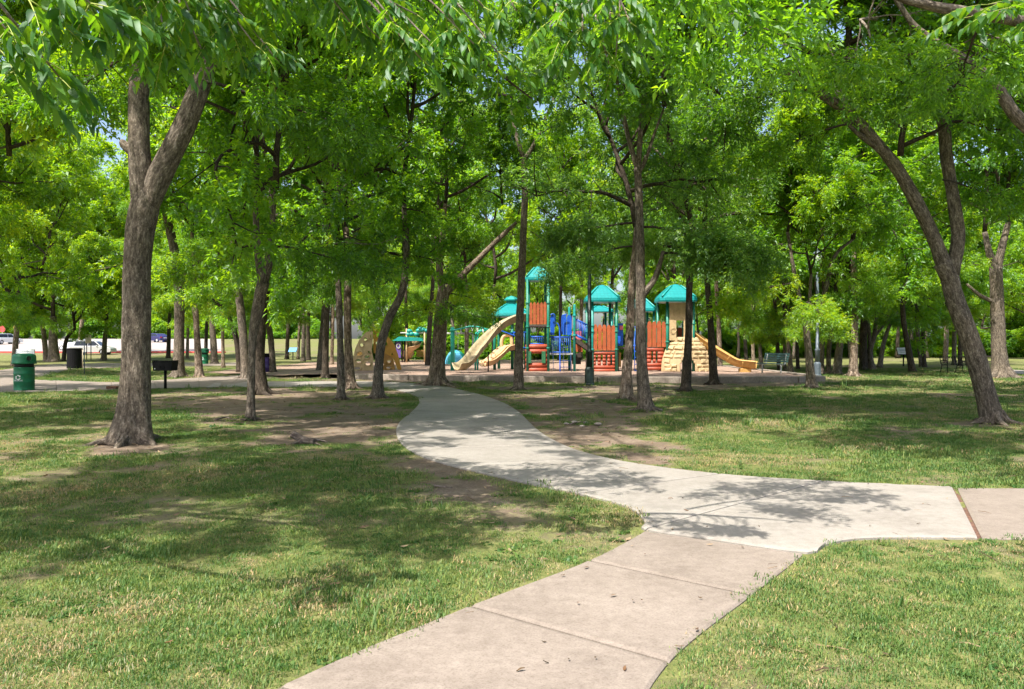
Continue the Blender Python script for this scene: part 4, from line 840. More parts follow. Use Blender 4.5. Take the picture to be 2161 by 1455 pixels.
def roof(par, x0, x1, ytop, ybot, dY, name='roof', m=None, cup=False):
    a = W(x0, ybot, dY); b = W(x1, ybot, dY); t = W((x0 + x1) / 2, ytop, dY); w_ = (b.x - a.x) / 2; c = Vector(((a.x + b.x) / 2, PF + dY + w_ * .72, a.z)); h = t.z - a.z
    prof = [(.90, 0), (1.0, 0), (1.02, .08), (1.0, .22), (.96, .26), (.68, .52), (.42, .76), (.24, .91), (.12, .98), (.02, 1.0)]
    mb = MB(); n = 24; V = []; F = []
    for f, z in prof:
        for q in range(n):
            an = 2 * math.pi * (q + .5) / n; ca, sa = math.cos(an), math.sin(an); e = 7 if f > .3 else 3; r = (abs(ca) ** e + abs(sa) ** e) ** (-1 / e)
            V.append(c + Vector((r * ca * f * w_, r * sa * f * w_, z * h)))
    for i in range(len(prof) - 1):
        for q in range(n): F.append((i*n+q, i*n+(q+1) % n, (i+1)*n+(q+1) % n, (i+1)*n+q))
    F.append(tuple(reversed(range(n)))); F.append(tuple((len(prof)-1)*n + q for q in range(n)))
    mb.add(V, F); o = mb.build(name, m or TEAL_R, par, PS.location, False)
    for sx in (-1, 1):
        for sy in (-1, 1):
            rp = [c + Vector((sx * f * w_ * .93, sy * f * w_ * .93, z * h + .01)) for f, z in prof[4:8]]; mb = MB(); mb.tube(catmull(rp, 7), [.045] * 6 + [.03], 6); mb.build('hip_rib', TEAL, par, PS.location, True)
    if cup:
        mb = MB(); mb.lathe(c + Vector((0, 0, h * .93)), [(w_ * .26, 0), (w_ * .26, .16), (w_ * .36, .18), (w_ * .36, .24), (w_ * .22, .36), (.02, .42)], 6); mb.build('cupola', TEAL, par, PS.location)
    return c, w_
def post(par, px, ytop, dY, r=.062, m=None, cap=True, ybot=None, collars=()):
    t = W(px, ytop, dY); mb = MB(); z0 = FLOOR - .1
    pr = [(r, z0), (r, t.z - .05), (r * .75, t.z - .01), (.01, t.z)] if cap else [(r, z0), (r, t.z)]
    mb.lathe((t.x, t.y, 0), pr, 12); o = mb.build('post', m or GREEN, par, PS.location, True)
    for cy_ in collars:
        z = W(px, cy_).z; mb = MB(); mb.lathe((t.x, t.y, z - .04), [(r * 1.35, 0), (r * 1.45, .02), (r * 1.45, .06), (r * 1.35, .08)], 12); mb.build('collar', m or GREEN, par, PS.location, True)
def pickets(par, x0, x1, ytop, ybot, n, dY, m, th=.07, slots=True):
    for i in range(n):
        a = W(x0 + (x1 - x0) * (i + .06) / n, ybot, dY); b = W(x0 + (x1 - x0) * (i + .90) / n, ytop, dY); w_ = b.x - a.x; x = (a.x + b.x) / 2; j = rng.uniform(-.03, .03)
        out = [(x - w_/2, a.z), (x + w_/2, a.z), (x + w_/2, b.z - .12 + j), (x + w_ * .35, b.z - .04 + j), (x + w_ * .12, b.z + j), (x - w_ * .12, b.z + j), (x - w_ * .35, b.z - .04 + j), (x - w_/2, b.z - .12 + j)]
        mb = MB(); mb.prism(out, 'y', PF + dY, PF + dY + th); mb.build('picket', m, par, PS.location)
    for f in (.12, .8):
        a = W(x0, ybot + (ytop - ybot) * f, dY); b = W(x1, ybot, dY); mb = MB(); mb.box(((a.x + b.x) / 2, PF + dY + th + .025, a.z), (b.x - a.x, .05, .14)); mb.build('rail', m, par, PS.location)
def logs(par, x0, x1, ytop, ybot, n, dY, gaps=(), m=None):
    """horizontal logs; gaps: openings (x0, x1, ytop, ybot) in pixels"""
    for i in range(n):
        yc = ytop + (ybot - ytop) * (i + .5) / n; z = W(0, yc).z; r = (ybot - ytop) / n * PF / FPX / 2 * 1.04
        iv = [(x0, x1)]
        for gx0, gx1, gy0, gy1 in gaps:
            if gy0 < yc < gy1:
                nv = []
                for a, b in iv:
                    if gx1 <= a or gx0 >= b: nv.append((a, b)); continue
                    if gx0 > a: nv.append((a, gx0))
                    if gx1 < b: nv.append((gx1, b))
                iv = nv
        for a, b in iv:
            A, B = W(a, yc, dY), W(b, yc, dY); mb = MB(); mb.tube([(A.x, A.y + r, z), (A.x + .02, A.y + r, z), (B.x - .02, A.y + r, z), (B.x, A.y + r, z)], [r * .7, r, r, r * .7], 10); mb.build('log', m or REDLOG, par, PS.location, True)
def deck(par, x0, x1, y, dY, dp, m=None, th=.1):
    a, b = W(x0, y, dY), W(x1, y, dY); mb = MB(); mb.box(((a.x + b.x) / 2, PF + dY + dp / 2, a.z - th / 2), (b.x - a.x, dp, th), None, .015); mb.build('deck', m or DECK, par, PS.location)
def balusters(par, x0, x1, ytop, ybot, n, dY, m=None, slope=0.0, r=.014):
    """rail with uprights; slope: how far the right end drops, in pixels"""
    m = m or BLUE
    for yy in (ytop, ybot):
        a, b = W(x0, yy, dY), W(x1, yy + slope, dY); mb = MB(); mb.cyl(a, b, .032, 8); mb.build('rail', m, par, PS.location, True)
    for i in range(n):
        f = (i + .5) / n; a = W(x0 + (x1 - x0) * f, ytop + slope * f, dY); b = W(x0 + (x1 - x0) * f, ybot + slope * f, dY); mb = MB(); mb.cyl(a, b, r, 6); mb.build('baluster', m, par, PS.location, True)
def chute(par, pts, hw, wall, m, nm='slide', th=.03, org=None, seg=30, lip=0.0):
    """trough swept along a path: U section with rolled rims"""
    cp = catmull(pts, seg); sec = []
    for a in np.linspace(-1, 1, 13): 
        x = a * hw; z = wall * (abs(a) ** 3.2); sec.append((x, z))
    out = sec + [(hw + .05, wall + .0), (hw + .055, wall - .05)] + [(x * 1.08, z - th - .02) for x, z in reversed(sec)] + [(-hw - .055, wall - .05), (-hw - .05, wall)]
    mb = MB(); V = []; n = len(out)
    for i in range(len(cp)):
        T = cp[min(i+1, len(cp)-1)] - cp[max(i-1, 0)]; T = Vector(T).normalized(); S = T.cross(Vector((0, 0, 1))).normalized(); U = S.cross(T)
        for x, z in out: V.append(Vector(cp[i]) + S * x + U * z)
    F = [(i*n+q, i*n+(q+1) % n, (i+1)*n+(q+1) % n, (i+1)*n+q) for i in range(len(cp) - 1) for q in range(n)]
    F += [tuple(reversed(range(n))), tuple((len(cp)-1)*n + q for q in range(n))]
    mb.add(V, F); o = mb.build(nm, m, par, org if org is not None else PS.location, True)
    # moulded joints across the trough
    for i in range(6, len(cp) - 4, 7):
        T = Vector(cp[i+1] - cp[i-1]).normalized(); S = T.cross(Vector((0, 0, 1))).normalized(); U = S.cross(T)
        mb = MB(); mb.tube([Vector(cp[i]) + S * x * 1.10 + U * (z - th - .03) for x, z in sec], .022, 5); mb.build('joint_rib', m, o if o.parent is None else par, org if org is not None else PS.location, True)
    return o

# left tall tower
t = node('tower', PS); C1, w1 = roof(t, 1108, 1164, 560, 592, .1)
for px, dY in ((1113, 0), (1157, 0), (1117, 1.15), (1153, 1.15)): post(t, px, 590, dY, collars=(640, 690, 735), cap=False)
pickets(t, 1117, 1154, 638, 685, 5, .02, ORANGE); deck(t, 1112, 1158, 686, 0, 1.2)
logs(t, 1109, 1155, 727, 786, 6, .0, [(1119, 1149, 745, 767)])
for x0, x1 in ((1112, 1121), (1143, 1151)):
    a, b = W(x0, 767, -.03), W(x1, 742, -.03); mb = MB(); mb.box(((a.x + b.x) / 2, a.y, (a.z + b.z) / 2), (b.x - a.x, .035, b.z - a.z), None, .01); mb.build('shutter', DKGREEN, t, PS.location)
# left curved slide down from the tall tower
s = node('slide', PS)
chute(s, [W(1118, 678, .5), W(1096, 676, .35), W(1062, 692, .1), W(1036, 716, -.25), (W(1014, 742).x, PF - .8, W(0, 742).z), (W(998, 764).x, PF - 1.3, W(0, 764).z), (W(984, 777).x, PF - 1.7, FLOOR + .2), (W(970, 780).x, PF - 2.0, FLOOR + .16)], .31, .30, SLIDE, seg=40)
mb = MB(); a = W(1031, 730, -.3); mb.cyl((a.x, a.y - .1, FLOOR - .1), (a.x, a.y - .1, W(0, 742).z), .03, 8); mb.build('slide_leg', BLACK, s, PS.location, True)
# gazebo roofed platform behind, with the twin slide
t = node('gazebo', PS); roof(t, 1034, 1124, 632, 665, 2.6, cup=True)
for px, dY in ((1041, 2.7), (1081, 2.7), (1050, 4.0), (1118, 2.7), (1112, 4.2)): post(t, px, 660, dY, .075, cap=False, collars=(700,))
deck(t, 1074, 1124, 738, 2.6, 1.4)
balusters(t, 1082, 1120, 700, 735, 8, 2.6)
s = node('twin_slide', PS)
for k in range(2):
    xo = k * .52
    chute(s, [(W(1078, 740).x + .3 + xo * .3, PF + 2.9 - xo * .9, W(0, 736).z), (W(1064, 742).x + xo * .3, PF + 2.6 - xo * .9, W(0, 741).z), (W(1046, 756).x + xo * .3, PF + 2.2 - xo * .9, W(0, 757).z), (W(1030, 769).x + xo * .3, PF + 1.9 - xo * .9, W(0, 770).z), (W(1014, 772).x + xo * .3, PF + 1.7 - xo * .9, W(0, 774).z)], .25, .24, PEACH, seg=22)
mb = MB(); arch = [W(1058 + 0, 740, 2.4), W(1057, 722, 2.4), W(1062, 709, 2.4), W(1071, 706, 2.4), W(1079, 712, 2.4), W(1080, 740, 2.4)]
mb.tube(catmull(arch, 18), .09, 8); mb.build('hood', PEACH, s, PS.location, True)
a = W(1072, 702, 2.3); mb = MB(); mb.box((a.x, a.y + .3, a.z), (.9, .7, .05), Matrix.Rotation(.35, 3, 'Y')); mb.build('canopy_flap', BLUE, s, PS.location)
# overhead arch climber on the left
t = node('overhead_climber', PS)
post(t, 951, 689, 1.2, .10, TEAL_L, collars=(697,))
for dY in (.95, 1.75):
    mb = MB(); mb.tube(catmull([W(951, 697, dY), W(966, 694, dY), W(985, 689, dY), W(1005, 689, dY), W(1024, 694, dY), W(1040, 698, dY)], 24), .035, 8); mb.build('arch_rail', TEAL_L, t, PS.location, True)
for px, yy in ((958, 697), (969, 694), (981, 690), (993, 689), (1005, 690), (1017, 693), (1028, 696)):
    mb = MB(); mb.tube([W(px, yy, .95), W(px, yy + 10, .95), W(px, yy + 10, 1.75), W(px, yy, 1.75)], .018, 6); mb.build('rung', STEEL, t, PS.location, True)
for px in (999, 1004):
    mb = MB(); mb.tube(catmull([W(px, 785, 2.0), W(px, 715, 2.0), W(px + 4, 700, 2.0), W(px + 16, 696, 2.0), W(px + 34, 698, 2.2)], 16), .045, 8); mb.build('hand_rail', TEAL_L, t, PS.location, True)
# blue bridge and rails between the towers
t = node('bridge', PS); deck(t, 1122, 1162, 728, 2.4, 1.1)
balusters(t, 1120, 1156, 710, 726, 9, 2.3); balusters(t, 1162, 1203, 712, 744, 10, .3); deck(t, 1158, 1214, 746, .3, 1.2, STEEL, .08)
post(t, 1119, 672, 2.3, .062, TEAL, collars=(708,))
deck(t, 1162, 1212, 709, .9, 1.2); 
for k, (x0, x1) in enumerate(((1163, 1172), (1190, 1198), (1199, 1209))):
    a, b = W(x0, 707, .8), W(x1, 664, .8); mb = MB()
    mb.prism([(a.x, a.z), (b.x, a.z), (b.x, b.z - .12), ((a.x + b.x) / 2 + .06, b.z), ((a.x + b.x) / 2 - .06, b.z), (a.x, b.z - .12)], 'y', a.y, a.y + .06); mb.build('blue_panel', BLUE, t, PS.location)
for pts in ([W(1163, 664, .6), W(1169, 662, .6), W(1173, 668, .6), W(1173, 690, .6)], [W(1188, 706, .6), W(1188, 670, .6), W(1191, 664, .6), W(1198, 663, .6)], [W(1175, 682, -.1), W(1179, 688, -.1), W(1181, 705, -.1), W(1181, 790, -.35)]):
    mb = MB(); mb.tube(catmull(pts, 14), .03, 8); mb.build('hand_rail', BLUE, t, PS.location, True)
lad = node('net_climber', PS)
for px in (1167, 1181, 1189, 1204.5): 
    mb = MB(); mb.cyl(W(px, 709, .3), W(px, 788 if px != 1167 else 782, -.35), .022 if px in (1181, 1204.5) else .012, 7); mb.build('upright', NAVY, lad, PS.location, True)
for yy in (722, 734, 762, 775):
    f = (yy - 709) / 80; mb = MB(); mb.cyl(W(1181, yy, .3 - .65 * f), W(1204.5, yy, .3 - .65 * f), .018, 7); mb.build('rung', NAVY, lad, PS.location, True)
# stairs with blue side rails
t = node('stairs', PS)
for px, dY, yt in ((1213, .2, 642), (1206, 1.4, 645)): post(t, px, yt, dY, .062, TEAL, collars=(666, 708))
balusters(t, 1216, 1243, 673, 706, 8, .3, None, 14); balusters(t, 1216, 1243, 672, 706, 8, 1.3, None, 14)
a, b = W(1214, 712, .2), W(1246, 734, .2); mb = MB(); mb.prism([(a.x, a.z), (b.x, b.z), (b.x, b.z - .22), (a.x, a.z - .22)], 'y', a.y, a.y + .06); mb.build('stringer', DECK, t, PS.location)
mb = MB(); mb.prism([(a.x, a.z), (b.x, b.z), (b.x, b.z - .22), (a.x, a.z - .22)], 'y', a.y + 1.1, a.y + 1.16); mb.build('stringer', DECK, t, PS.location)
for k in range(5):
    f = (k + .5) / 5; c = a.lerp(b, f); mb = MB(); mb.box((c.x, c.y + .58, c.z - .08), (.26, 1.06, .04)); mb.build('tread', DECK, t, PS.location)
mb = MB(); c = W(1240, 760, .5); mb.box((c.x, c.y, (c.z + FLOOR) / 2 + .3), (.09, .09, 1.6)); mb.build('support', DECK, t, PS.location)
pk = node('inner_wall', PS); pickets(pk, 1217, 1238, 697, 716, 6, 2.6, PINK, .05)
a, b = W(1216, 744, 2.2), W(1238, 726, 2.2); mb = MB(); mb.box(((a.x + b.x) / 2, a.y, (a.z + b.z) / 2), (b.x - a.x, .05, b.z - a.z)); mb.build('panel', ORANGE, pk, PS.location)
a, b = W(1216, 772, 2.6), W(1236, 747, 2.6); mb = MB(); mb.box(((a.x + b.x) / 2, a.y, (a.z + b.z) / 2), (b.x - a.x, .06, b.z - a.z)); mb.build('dark_panel', DECK, pk, PS.location)
# middle tower
t = node('tower', PS); roof(t, 1236, 1310, 600, 638, -.1)
for px, dY, mm in ((1250, 0, TEAL), (1301, 0, GREEN), (1244, 1.25, GREEN), (1294, 1.25, GREEN)): post(t, px, 636, dY, .065, mm, False, collars=(688, 700, 738))
pickets(t, 1252, 1299, 686, 740, 5, -.02, ORANGE); deck(t, 1250, 1302, 741, 0, 1.3)
logs(t, 1252, 1298, 742, 786, 6, -.02, [(1258, 1261.5, 752, 771), (1268.5, 1272, 752, 771), (1278.5, 1282, 752, 771), (1288.5, 1292, 752, 771)])
t = node('tower', PS); roof(t, 1250, 1313, 638, 654, 3.0)
for px, dY in ((1258, 3.1), (1308, 3.1), (1262, 4.2), (1300, 4.2)): post(t, px, 652, dY, .062, TEAL, False)
post(t, 1308, 665, 1.6, .062, TEAL); deck(t, 1250, 1312, 733, 3.0, 1.4)
t = node('link_panel', PS)
a, b = W(1304, 731, .5), W(1318, 682, .5); mb = MB(); mb.box(((a.x + b.x) / 2, a.y, (a.z + b.z) / 2), (b.x - a.x, .06, b.z - a.z), None, .015); mb.build('blue_panel', BLUE, t, PS.location)
a, b = W(1310, 696, .44), W(1318, 687, .44); mb = MB(); mb.box(((a.x + b.x) / 2, a.y, (a.z + b.z) / 2), (b.x - a.x, .02, b.z - a.z)); mb.build('notice', PINK, t, PS.location)
deck(t, 1300, 1368, 733, .4, 1.2)
a, b = W(1309, 776, .9), W(1316, 745, .9); mb = MB(); mb.box(((a.x + b.x) / 2, a.y, (a.z + b.z) / 2), (b.x - a.x, .06, b.z - a.z)); mb.build('orange_panel', GOLD, t, PS.location)
mb = MB(); c = W(1307, 760, .5); mb.box((c.x, c.y, (W(0, 735).z + FLOOR) / 2), (.08, .08, W(0, 735).z - FLOOR + .1)); mb.build('support', DECK, t, PS.location)
balusters(t, 1326, 1366, 690, 730, 8, .4)
for px in (1339, 1347): 
    mb = MB(); mb.cyl(W(px, 700, .1), W(px, 786, -.1), .02, 7); mb.build('ladder_rail', BLUE, t, PS.location, True)
for yy in (742, 755, 769, 783): 
    mb = MB(); mb.cyl(W(1339, yy, 0), W(1347, yy, 0), .02, 7); mb.build('ladder_rung', BLUE, t, PS.location, True)
# right towers, stone arch and gold slide
t = node('tower', PS); roof(t, 1341, 1403, 620, 654, 2.2)
for px, dY in ((1346, 2.3), (1398, 2.3), (1352, 3.4), (1392, 3.4)): post(t, px, 652, dY, .062, TEAL, False)
deck(t, 1342, 1402, 733, 2.2, 1.4)
t = node('tower', PS); roof(t, 1389, 1468, 599, 638, -.3)
for px, dY, mm in ((1408, -.05, GREEN), (1463, -.05, GREEN), (1398, 1.2, GREEN), (1454, 1.2, GREEN)): post(t, px, 636, dY, .068, mm, False, collars=(684, 722))
pickets(t, 1366, 1406, 679, 733, 4, -.02, ORANGE)
logs(t, 1366, 1401, 734, 782, 6, -.02, [(1375, 1378.5, 744, 764), (1384.5, 1388, 744, 764)])
deck(t, 1404, 1466, 720, 0, 1.3)
a, b = W(1412, 719, -.08), W(1461, 640, -.08); wx = b.x - a.x
mb = MB(); mb.box((a.x + wx * .145, a.y, (a.z + b.z) / 2), (wx * .29, .06, b.z - a.z), None, .01); mb.build('carved_panel', TAN, t, PS.location)
mb = MB(); mb.box((a.x + wx * .80, a.y, (a.z + b.z) / 2), (wx * .38, .06, b.z - a.z), None, .01); mb.build('carved_panel', TAN, t, PS.location)
mb = MB(); mb.box((a.x + wx * .45, a.y + .003, b.z - .42), (wx * .34, .054, .84), None, .01); mb.build('carved_panel', TAN, t, PS.location)
mb = MB(); cc = (a.x + wx * .15, a.z + .45); mb.tube([(cc[0] + .17 * math.cos(q) * (1 - q / 22), a.y - .035, cc[1] + .17 * math.sin(q) * (1 - q / 22)) for q in np.linspace(0, 12, 40)], .018, 5); mb.build('carving', TAN, t, PS.location, True)
for sx in (.06, .2, .34, .5): 
    mb = MB(); mb.tube(catmull([(a.x + wx * sx, a.y - .035, b.z - .5), (a.x + wx * (sx + .05), a.y - .035, b.z - .3), (a.x + wx * (sx + .12), a.y - .035, b.z - .38), (a.x + wx * (sx + .14), a.y - .035, b.z - .6)], 14), .018, 5); mb.build('carving', TAN, t, PS.location, True)
pickets(t, 1425, 1446, 690, 719, 2, .6, REDLOG, .05)
rc = node('stone_arch', PS)
def dome(u, v, off=0.0):                                 # u across -1..1, v up 0..1 ; a bulging bell shaped wall
    wid = 1.18 * (1 - .52 * v ** 2.3); x = W(1447, 0).x + u * wid; z = FLOOR - .02 + v * 1.66
    y = PF - .25 - .75 * (1 - v ** 1.6 * .55) * math.cos(u * 1.15) + .45; n = Vector((u * .55, -1, .35 * v)).normalized()
    return Vector((x, y, z)) + n * off
def arch_hole(u, v): return abs(u) < .30 * (1 - max(0, v - .22) * 2.2) and v < .42
mb = MB(); nu, nv = 41, 25; V = [dome(-1 + 2 * i / (nu-1), j / (nv-1)) for j in range(nv) for i in range(nu)]
V += [p + Vector((0, .10, 0)) for p in V[:nu*nv]]; F = []; q0 = nu * nv; cell = {}
for j in range(nv - 1):
    for i in range(nu - 1):
        if not arch_hole(-1 + 2 * (i + .5) / (nu-1), (j + .5) / (nv-1)): cell[(i, j)] = 1
for (i, j) in cell:
    k = j * nu + i; F += [(k, k+1, k+1+nu, k+nu), (q0+k, q0+k+nu, q0+k+1+nu, q0+k+1)]
    for di, dj, e in ((-1, 0, (k, k+nu)), (1, 0, (k+1+nu, k+1)), (0, -1, (k+1, k)), (0, 1, (k+nu, k+1+nu))):
        if (i + di, j + dj) not in cell: F.append((e[0], e[1], q0 + e[1], q0 + e[0]))
mb.add(V, F); mb.build('arch_shell', ROSE, rc, PS.location, True)
g4 = np.random.default_rng(4)
vb = [0, .13, .24, .39, .50, .62, .76, .86, 1.0]
for j in range(8):
    v0, v1 = vb[j] + .006, vb[j + 1] - .006; u = -1.0 + g4.uniform(0, .08)
    while u < .97:
        du = g4.uniform(.14, .46) * (1 + .3 * v0); u1 = min(u + du, .99); um = (u + u1) / 2
        if not (arch_hole(um, (v0 + v1) / 2) or arch_hole(u + .02, v0) or arch_hole(u1 - .02, v0)) and u1 - u > .06:
            mb = MB(); off = g4.uniform(.02, .11); k1, k2, k3, k4 = g4.uniform(-.03, .03, 4); a_ = [dome(u + .015, v0, .0), dome(u1 - .015, v0, .0), dome(u1 - .015, v1, .0), dome(u + .015, v1, .0)]
            i_ = .035; b_ = [dome(u + i_ + abs(k1), v0 + .018 + abs(k2), off), dome(u1 - i_ - abs(k3), v0 + .018, off * .8), dome(u1 - i_, v1 - .018 - abs(k4), off), dome(u + i_ + abs(k4), v1 - .018, off * .85)]
            mb.add(a_ + b_, [(4,5,6,7), (0,1,5,4), (1,2,6,5), (2,3,7,6), (3,0,4,7)]); mb.build('stone', STONE, rc, PS.location)
        u = u1
s = node('slide', PS)
chute(s, [W(1456, 716, .5), W(1466, 714, .45), W(1490, 733, .2), W(1520, 754, -.1), W(1548, 771, -.35), (W(1570, 781).x, PF - .55, FLOOR + .22), (W(1586, 783).x, PF - .7, FLOOR + .18)], .34, .32, GOLD, seg=36)
mb = MB(); c = W(1572, 785, -.5); mb.box((c.x - .15, c.y, FLOOR + .06), (.5, .4, .22), None, .03); mb.build('slide_foot', GOLD, s, PS.location)

# climbing pod of ochre panels with oval holes, left of the towers
def pod_panel(par, outl, holes, fn, m, th=.06, org=None, nm='panel'):
    bm = bmesh.new(); edges = []
    def loop(pts):
        vs = [bm.verts.new((p[0], p[1], 0)) for p in pts]
        for i in range(len(vs)): edges.append(bm.edges.new((vs[i], vs[(i+1) % len(vs)])))
    loop(outl)
    for hx, hy, a, b, r in holes: loop([(hx + a * math.cos(q) * math.cos(r) - b * math.sin(q) * math.sin(r), hy + a * math.cos(q) * math.sin(r) + b * math.sin(q) * math.cos(r)) for q in np.linspace(0, 2 * math.pi, 17)[:-1]])
    bmesh.ops.triangle_fill(bm, edges=edges, use_beauty=True, use_dissolve=False)
    bmesh.ops.subdivide_edges(bm, edges=[e for e in bm.edges if e.calc_length() > .35], cuts=1); bmesh.ops.triangulate(bm, faces=bm.faces)
    r = bmesh.ops.extrude_face_region(bm, geom=list(bm.faces)); 
    for v in r['geom']:
        if isinstance(v, bmesh.types.BMVert): v.co.z += th
    bmesh.ops.recalc_face_normals(bm, faces=bm.faces)
    for v in bm.verts: v.co = Vector(fn(v.co.x, v.co.y, v.co.z)) - Vector(org)
    me = bpy.data.meshes.new(nm); bm.to_mesh(me); bm.free(); me.materials.append(m); o = link(nm, me, par)
    for hx, hy, a, b, r in holes:
        mb = MB(); mb.tube([fn(hx + a * 1.08 * math.cos(q) * math.cos(r) - b * 1.08 * math.sin(q) * math.sin(r), hy + a * 1.08 * math.cos(q) * math.sin(r) + b * 1.08 * math.sin(q) * math.cos(r), -.01) for q in np.linspace(0, 2 * math.pi, 17)[:-1]], .035, 6, closed=True)
        mb.build('hole_rim', m, o, org, True)
    return o
YP = 39.0; pod_o = Vector((P(795, 778, YP).x, YP, FLOOR)); POD = empty('climbing_pod', pod_o, 'ochre climbing pod of curved panels with oval holes, left of the towers', 'playground')
u_ = YP / FPX
def pv(px, py): return ((px - 790) * u_, (778 - py) * u_)
out1 = [pv(*q) for q in ((743,778),(744,757),(749,733),(758,713),(770,699),(787,689),(787,720),(786,737),(789,752),(789,778))]
h1 = [(*pv(*q[:2]), q[2] * u_, q[3] * u_, q[4]) for q in ((755,773,8,4,0),(758,758,6.5,5,-.2),(778,763,6,5,-.3),(760,743,7,4.5,.3),(776,749,6,4,.3),(764,724,5,4,-.7),(772,712,4,4.5,-.7),(783,706,2,5,0),(780,739,3.5,3,0))]
pod_panel(POD, out1, h1, lambda x, y, z: (P(790, 0, YP).x + x, YP - .25 + z + .28 * (x / 1.1) ** 2 + .25 * (y / 2.1) ** 2, FLOOR + y), TAN, org=pod_o)
out2 = [pv(*q) for q in ((788,689),(800,692),(816,704),(830,722),(838,745),(845,777),(837,777),(828,752),(812,742),(800,741),(788,742))]
h2 = [(*pv(*q[:2]), q[2] * u_, q[3] * u_, q[4]) for q in ((799,704,5,6,.4),(797,722,5,6,.2),(813,722,4,5,-.3),(826,744,2.5,3,0))]
pod_panel(POD, out2, h2, lambda x, y, z: (P(790, 0, YP).x + x * .98, YP + .15 + z + .35 * x - .1 * y, FLOOR + y), GOLDP, org=pod_o)
out3 = [pv(*q) for q in ((789,742),(806,741),(820,745),(825,758),(828,778),(789,778))]
h3 = [(*pv(*q[:2]), q[2] * u_, q[3] * u_, q[4]) for q in ((815,760,5,4,0),(814,773,6,3.5,0),(800,766,5,5,0))]
pod_panel(POD, out3, h3, lambda x, y, z: (P(790, 0, YP).x + x, YP + .9 + z, FLOOR + y), GOLD, org=pod_o)
mb = MB(); c = P(787, 689, YP); mb.lathe((c.x, c.y + .15, c.z - .12), [(.18, 0), (.2, .08), (.12, .2), (.02, .27)], 10); mb.build('finial', TAN, POD, pod_o, True)
# second playground farther back
Y2 = 57.0
def W2(px, py, d=0): p = P(px, py, Y2); return Vector((p.x, Y2 + d, p.z))
p2o = Vector((W2(860, 766).x, Y2, FLOOR)); P2 = empty('play_structure', p2o, 'smaller distant play structure with teal leaf canopy and peach spiral slide', 'playground')
for px in (858, 896): mb = MB(); mb.cyl((W2(px, 0).x, Y2, FLOOR - .1), W2(px, 694), .06, 8); mb.build('post', TAN, P2, p2o, True)
mb = MB(); mb.cyl(W2(845, 703), W2(905, 703), .05, 8); mb.build('beam', STEEL, P2, p2o, True)
for cx_, cy_, s_ in ((864, 700, 1), (869, 706, .9), (862, 707, .8), (879, 707, .9), (884, 699, 1), (893, 697, 1.1), (900, 699, .8), (887, 695, .9)):
    mb = MB(); c = W2(cx_, cy_); mb.tube(catmull([c + Vector((-.22 * s_, 0, -.03)), c + Vector((-.1 * s_, 0, .02)), c + Vector((.08 * s_, 0, .02)), c + Vector((.24 * s_, 0, -.05))], 9), [.02, .09, .13, .15, .16, .15, .12, .07, .02], 8); mb.build('canopy_leaf', TEAL, P2, p2o, True)
a, b = W2(828, 720), W2(894, 716); mb = MB(); mb.prism([(a.x, a.z), (b.x, a.z), (b.x - .25, b.z + .1), (a.x + .5, b.z + .18)], 'y', Y2 - .2, Y2 + 1.6); mb.build('roof', TEAL, P2, p2o)
for px in (834, 841, 848, 853): mb = MB(); c = W2(px, 0); mb.cyl((c.x, Y2 + .2, FLOOR - .1), (c.x, Y2 + .2, W2(0, 718).z), .06, 8); mb.build('post', DECK, P2, p2o, True)
a, b = W2(836, 756), W2(846, 722); mb = MB(); mb.box(((a.x + b.x) / 2, Y2, (a.z + b.z) / 2), (b.x - a.x, .06, b.z - a.z), None, .03); mb.build('play_panel', PURPLE, P2, p2o)
mb = MB(); mb.tube([W2(841, 731, -.05) + Vector((.13 * math.cos(q), 0, .16 * math.sin(q))) for q in np.linspace(0, 6.283, 15)[:-1]], .035, 6, closed=True); mb.build('panel_ring', STEEL, P2, p2o, True)
chute(P2, [W2(858, 758, 1), W2(862, 748, .6), W2(872, 738, .4), W2(875, 731, .9), W2(868, 727, 1.6), W2(858, 722, 1.8)], .36, .34, PEACH, 'slide', .03, p2o, 26)
for i in range(7):
    a = W2(871.5 + i * 2.2, 755, 2.5); b = W2(871.5 + i * 2.2, 741, 2.5); mb = MB(); mb.box((a.x, a.y, (a.z + b.z) / 2), (.055, .04, b.z - a.z)); mb.build('picket', GOLD, P2, p2o)
a, b = W2(870, 741, 2.5), W2(887, 739, 2.5); mb = MB(); mb.box(((a.x + b.x) / 2, a.y, a.z), (b.x - a.x, .06, .1)); mb.build('top_rail', GOLD, P2, p2o)
# peach fence seen left of the pod, and swing beam behind the teal climber
fr = W2(738, 760, 3); FE = empty('picket_fence', (fr.x, fr.y, FLOOR), 'short orange picket fence glimpsed left of the climbing pod', 'fence')
for i in range(6):
    a = W2(738 + i * 2.3, 756, 3); b = W2(738 + i * 2.3, 737, 3); mb = MB(); mb.box((a.x, a.y, (a.z + b.z) / 2), (.07, .04, b.z - a.z)); mb.build('picket', GOLD, FE, (fr.x, fr.y, FLOOR))
sw = P(960, 765, 55); SW = empty('swing_frame', (sw.x, 55, FLOOR), 'steel swing frame with one beam behind the teal climber', 'swing')
mb = MB(); mb.cyl(P(930, 704, 55), P(998, 704, 55), .06, 8); mb.build('beam', STEEL, SW, (sw.x, 55, FLOOR), True)
for px, dx in ((930, -.5), (930, .5), (998, -.5), (998, .5)): a = P(px, 704, 55); mb = MB(); mb.cyl(a, (a.x, 55 + dx * 2, FLOOR - .1), .05, 8); mb.build('leg', STEEL, SW, (sw.x, 55, FLOOR), True)
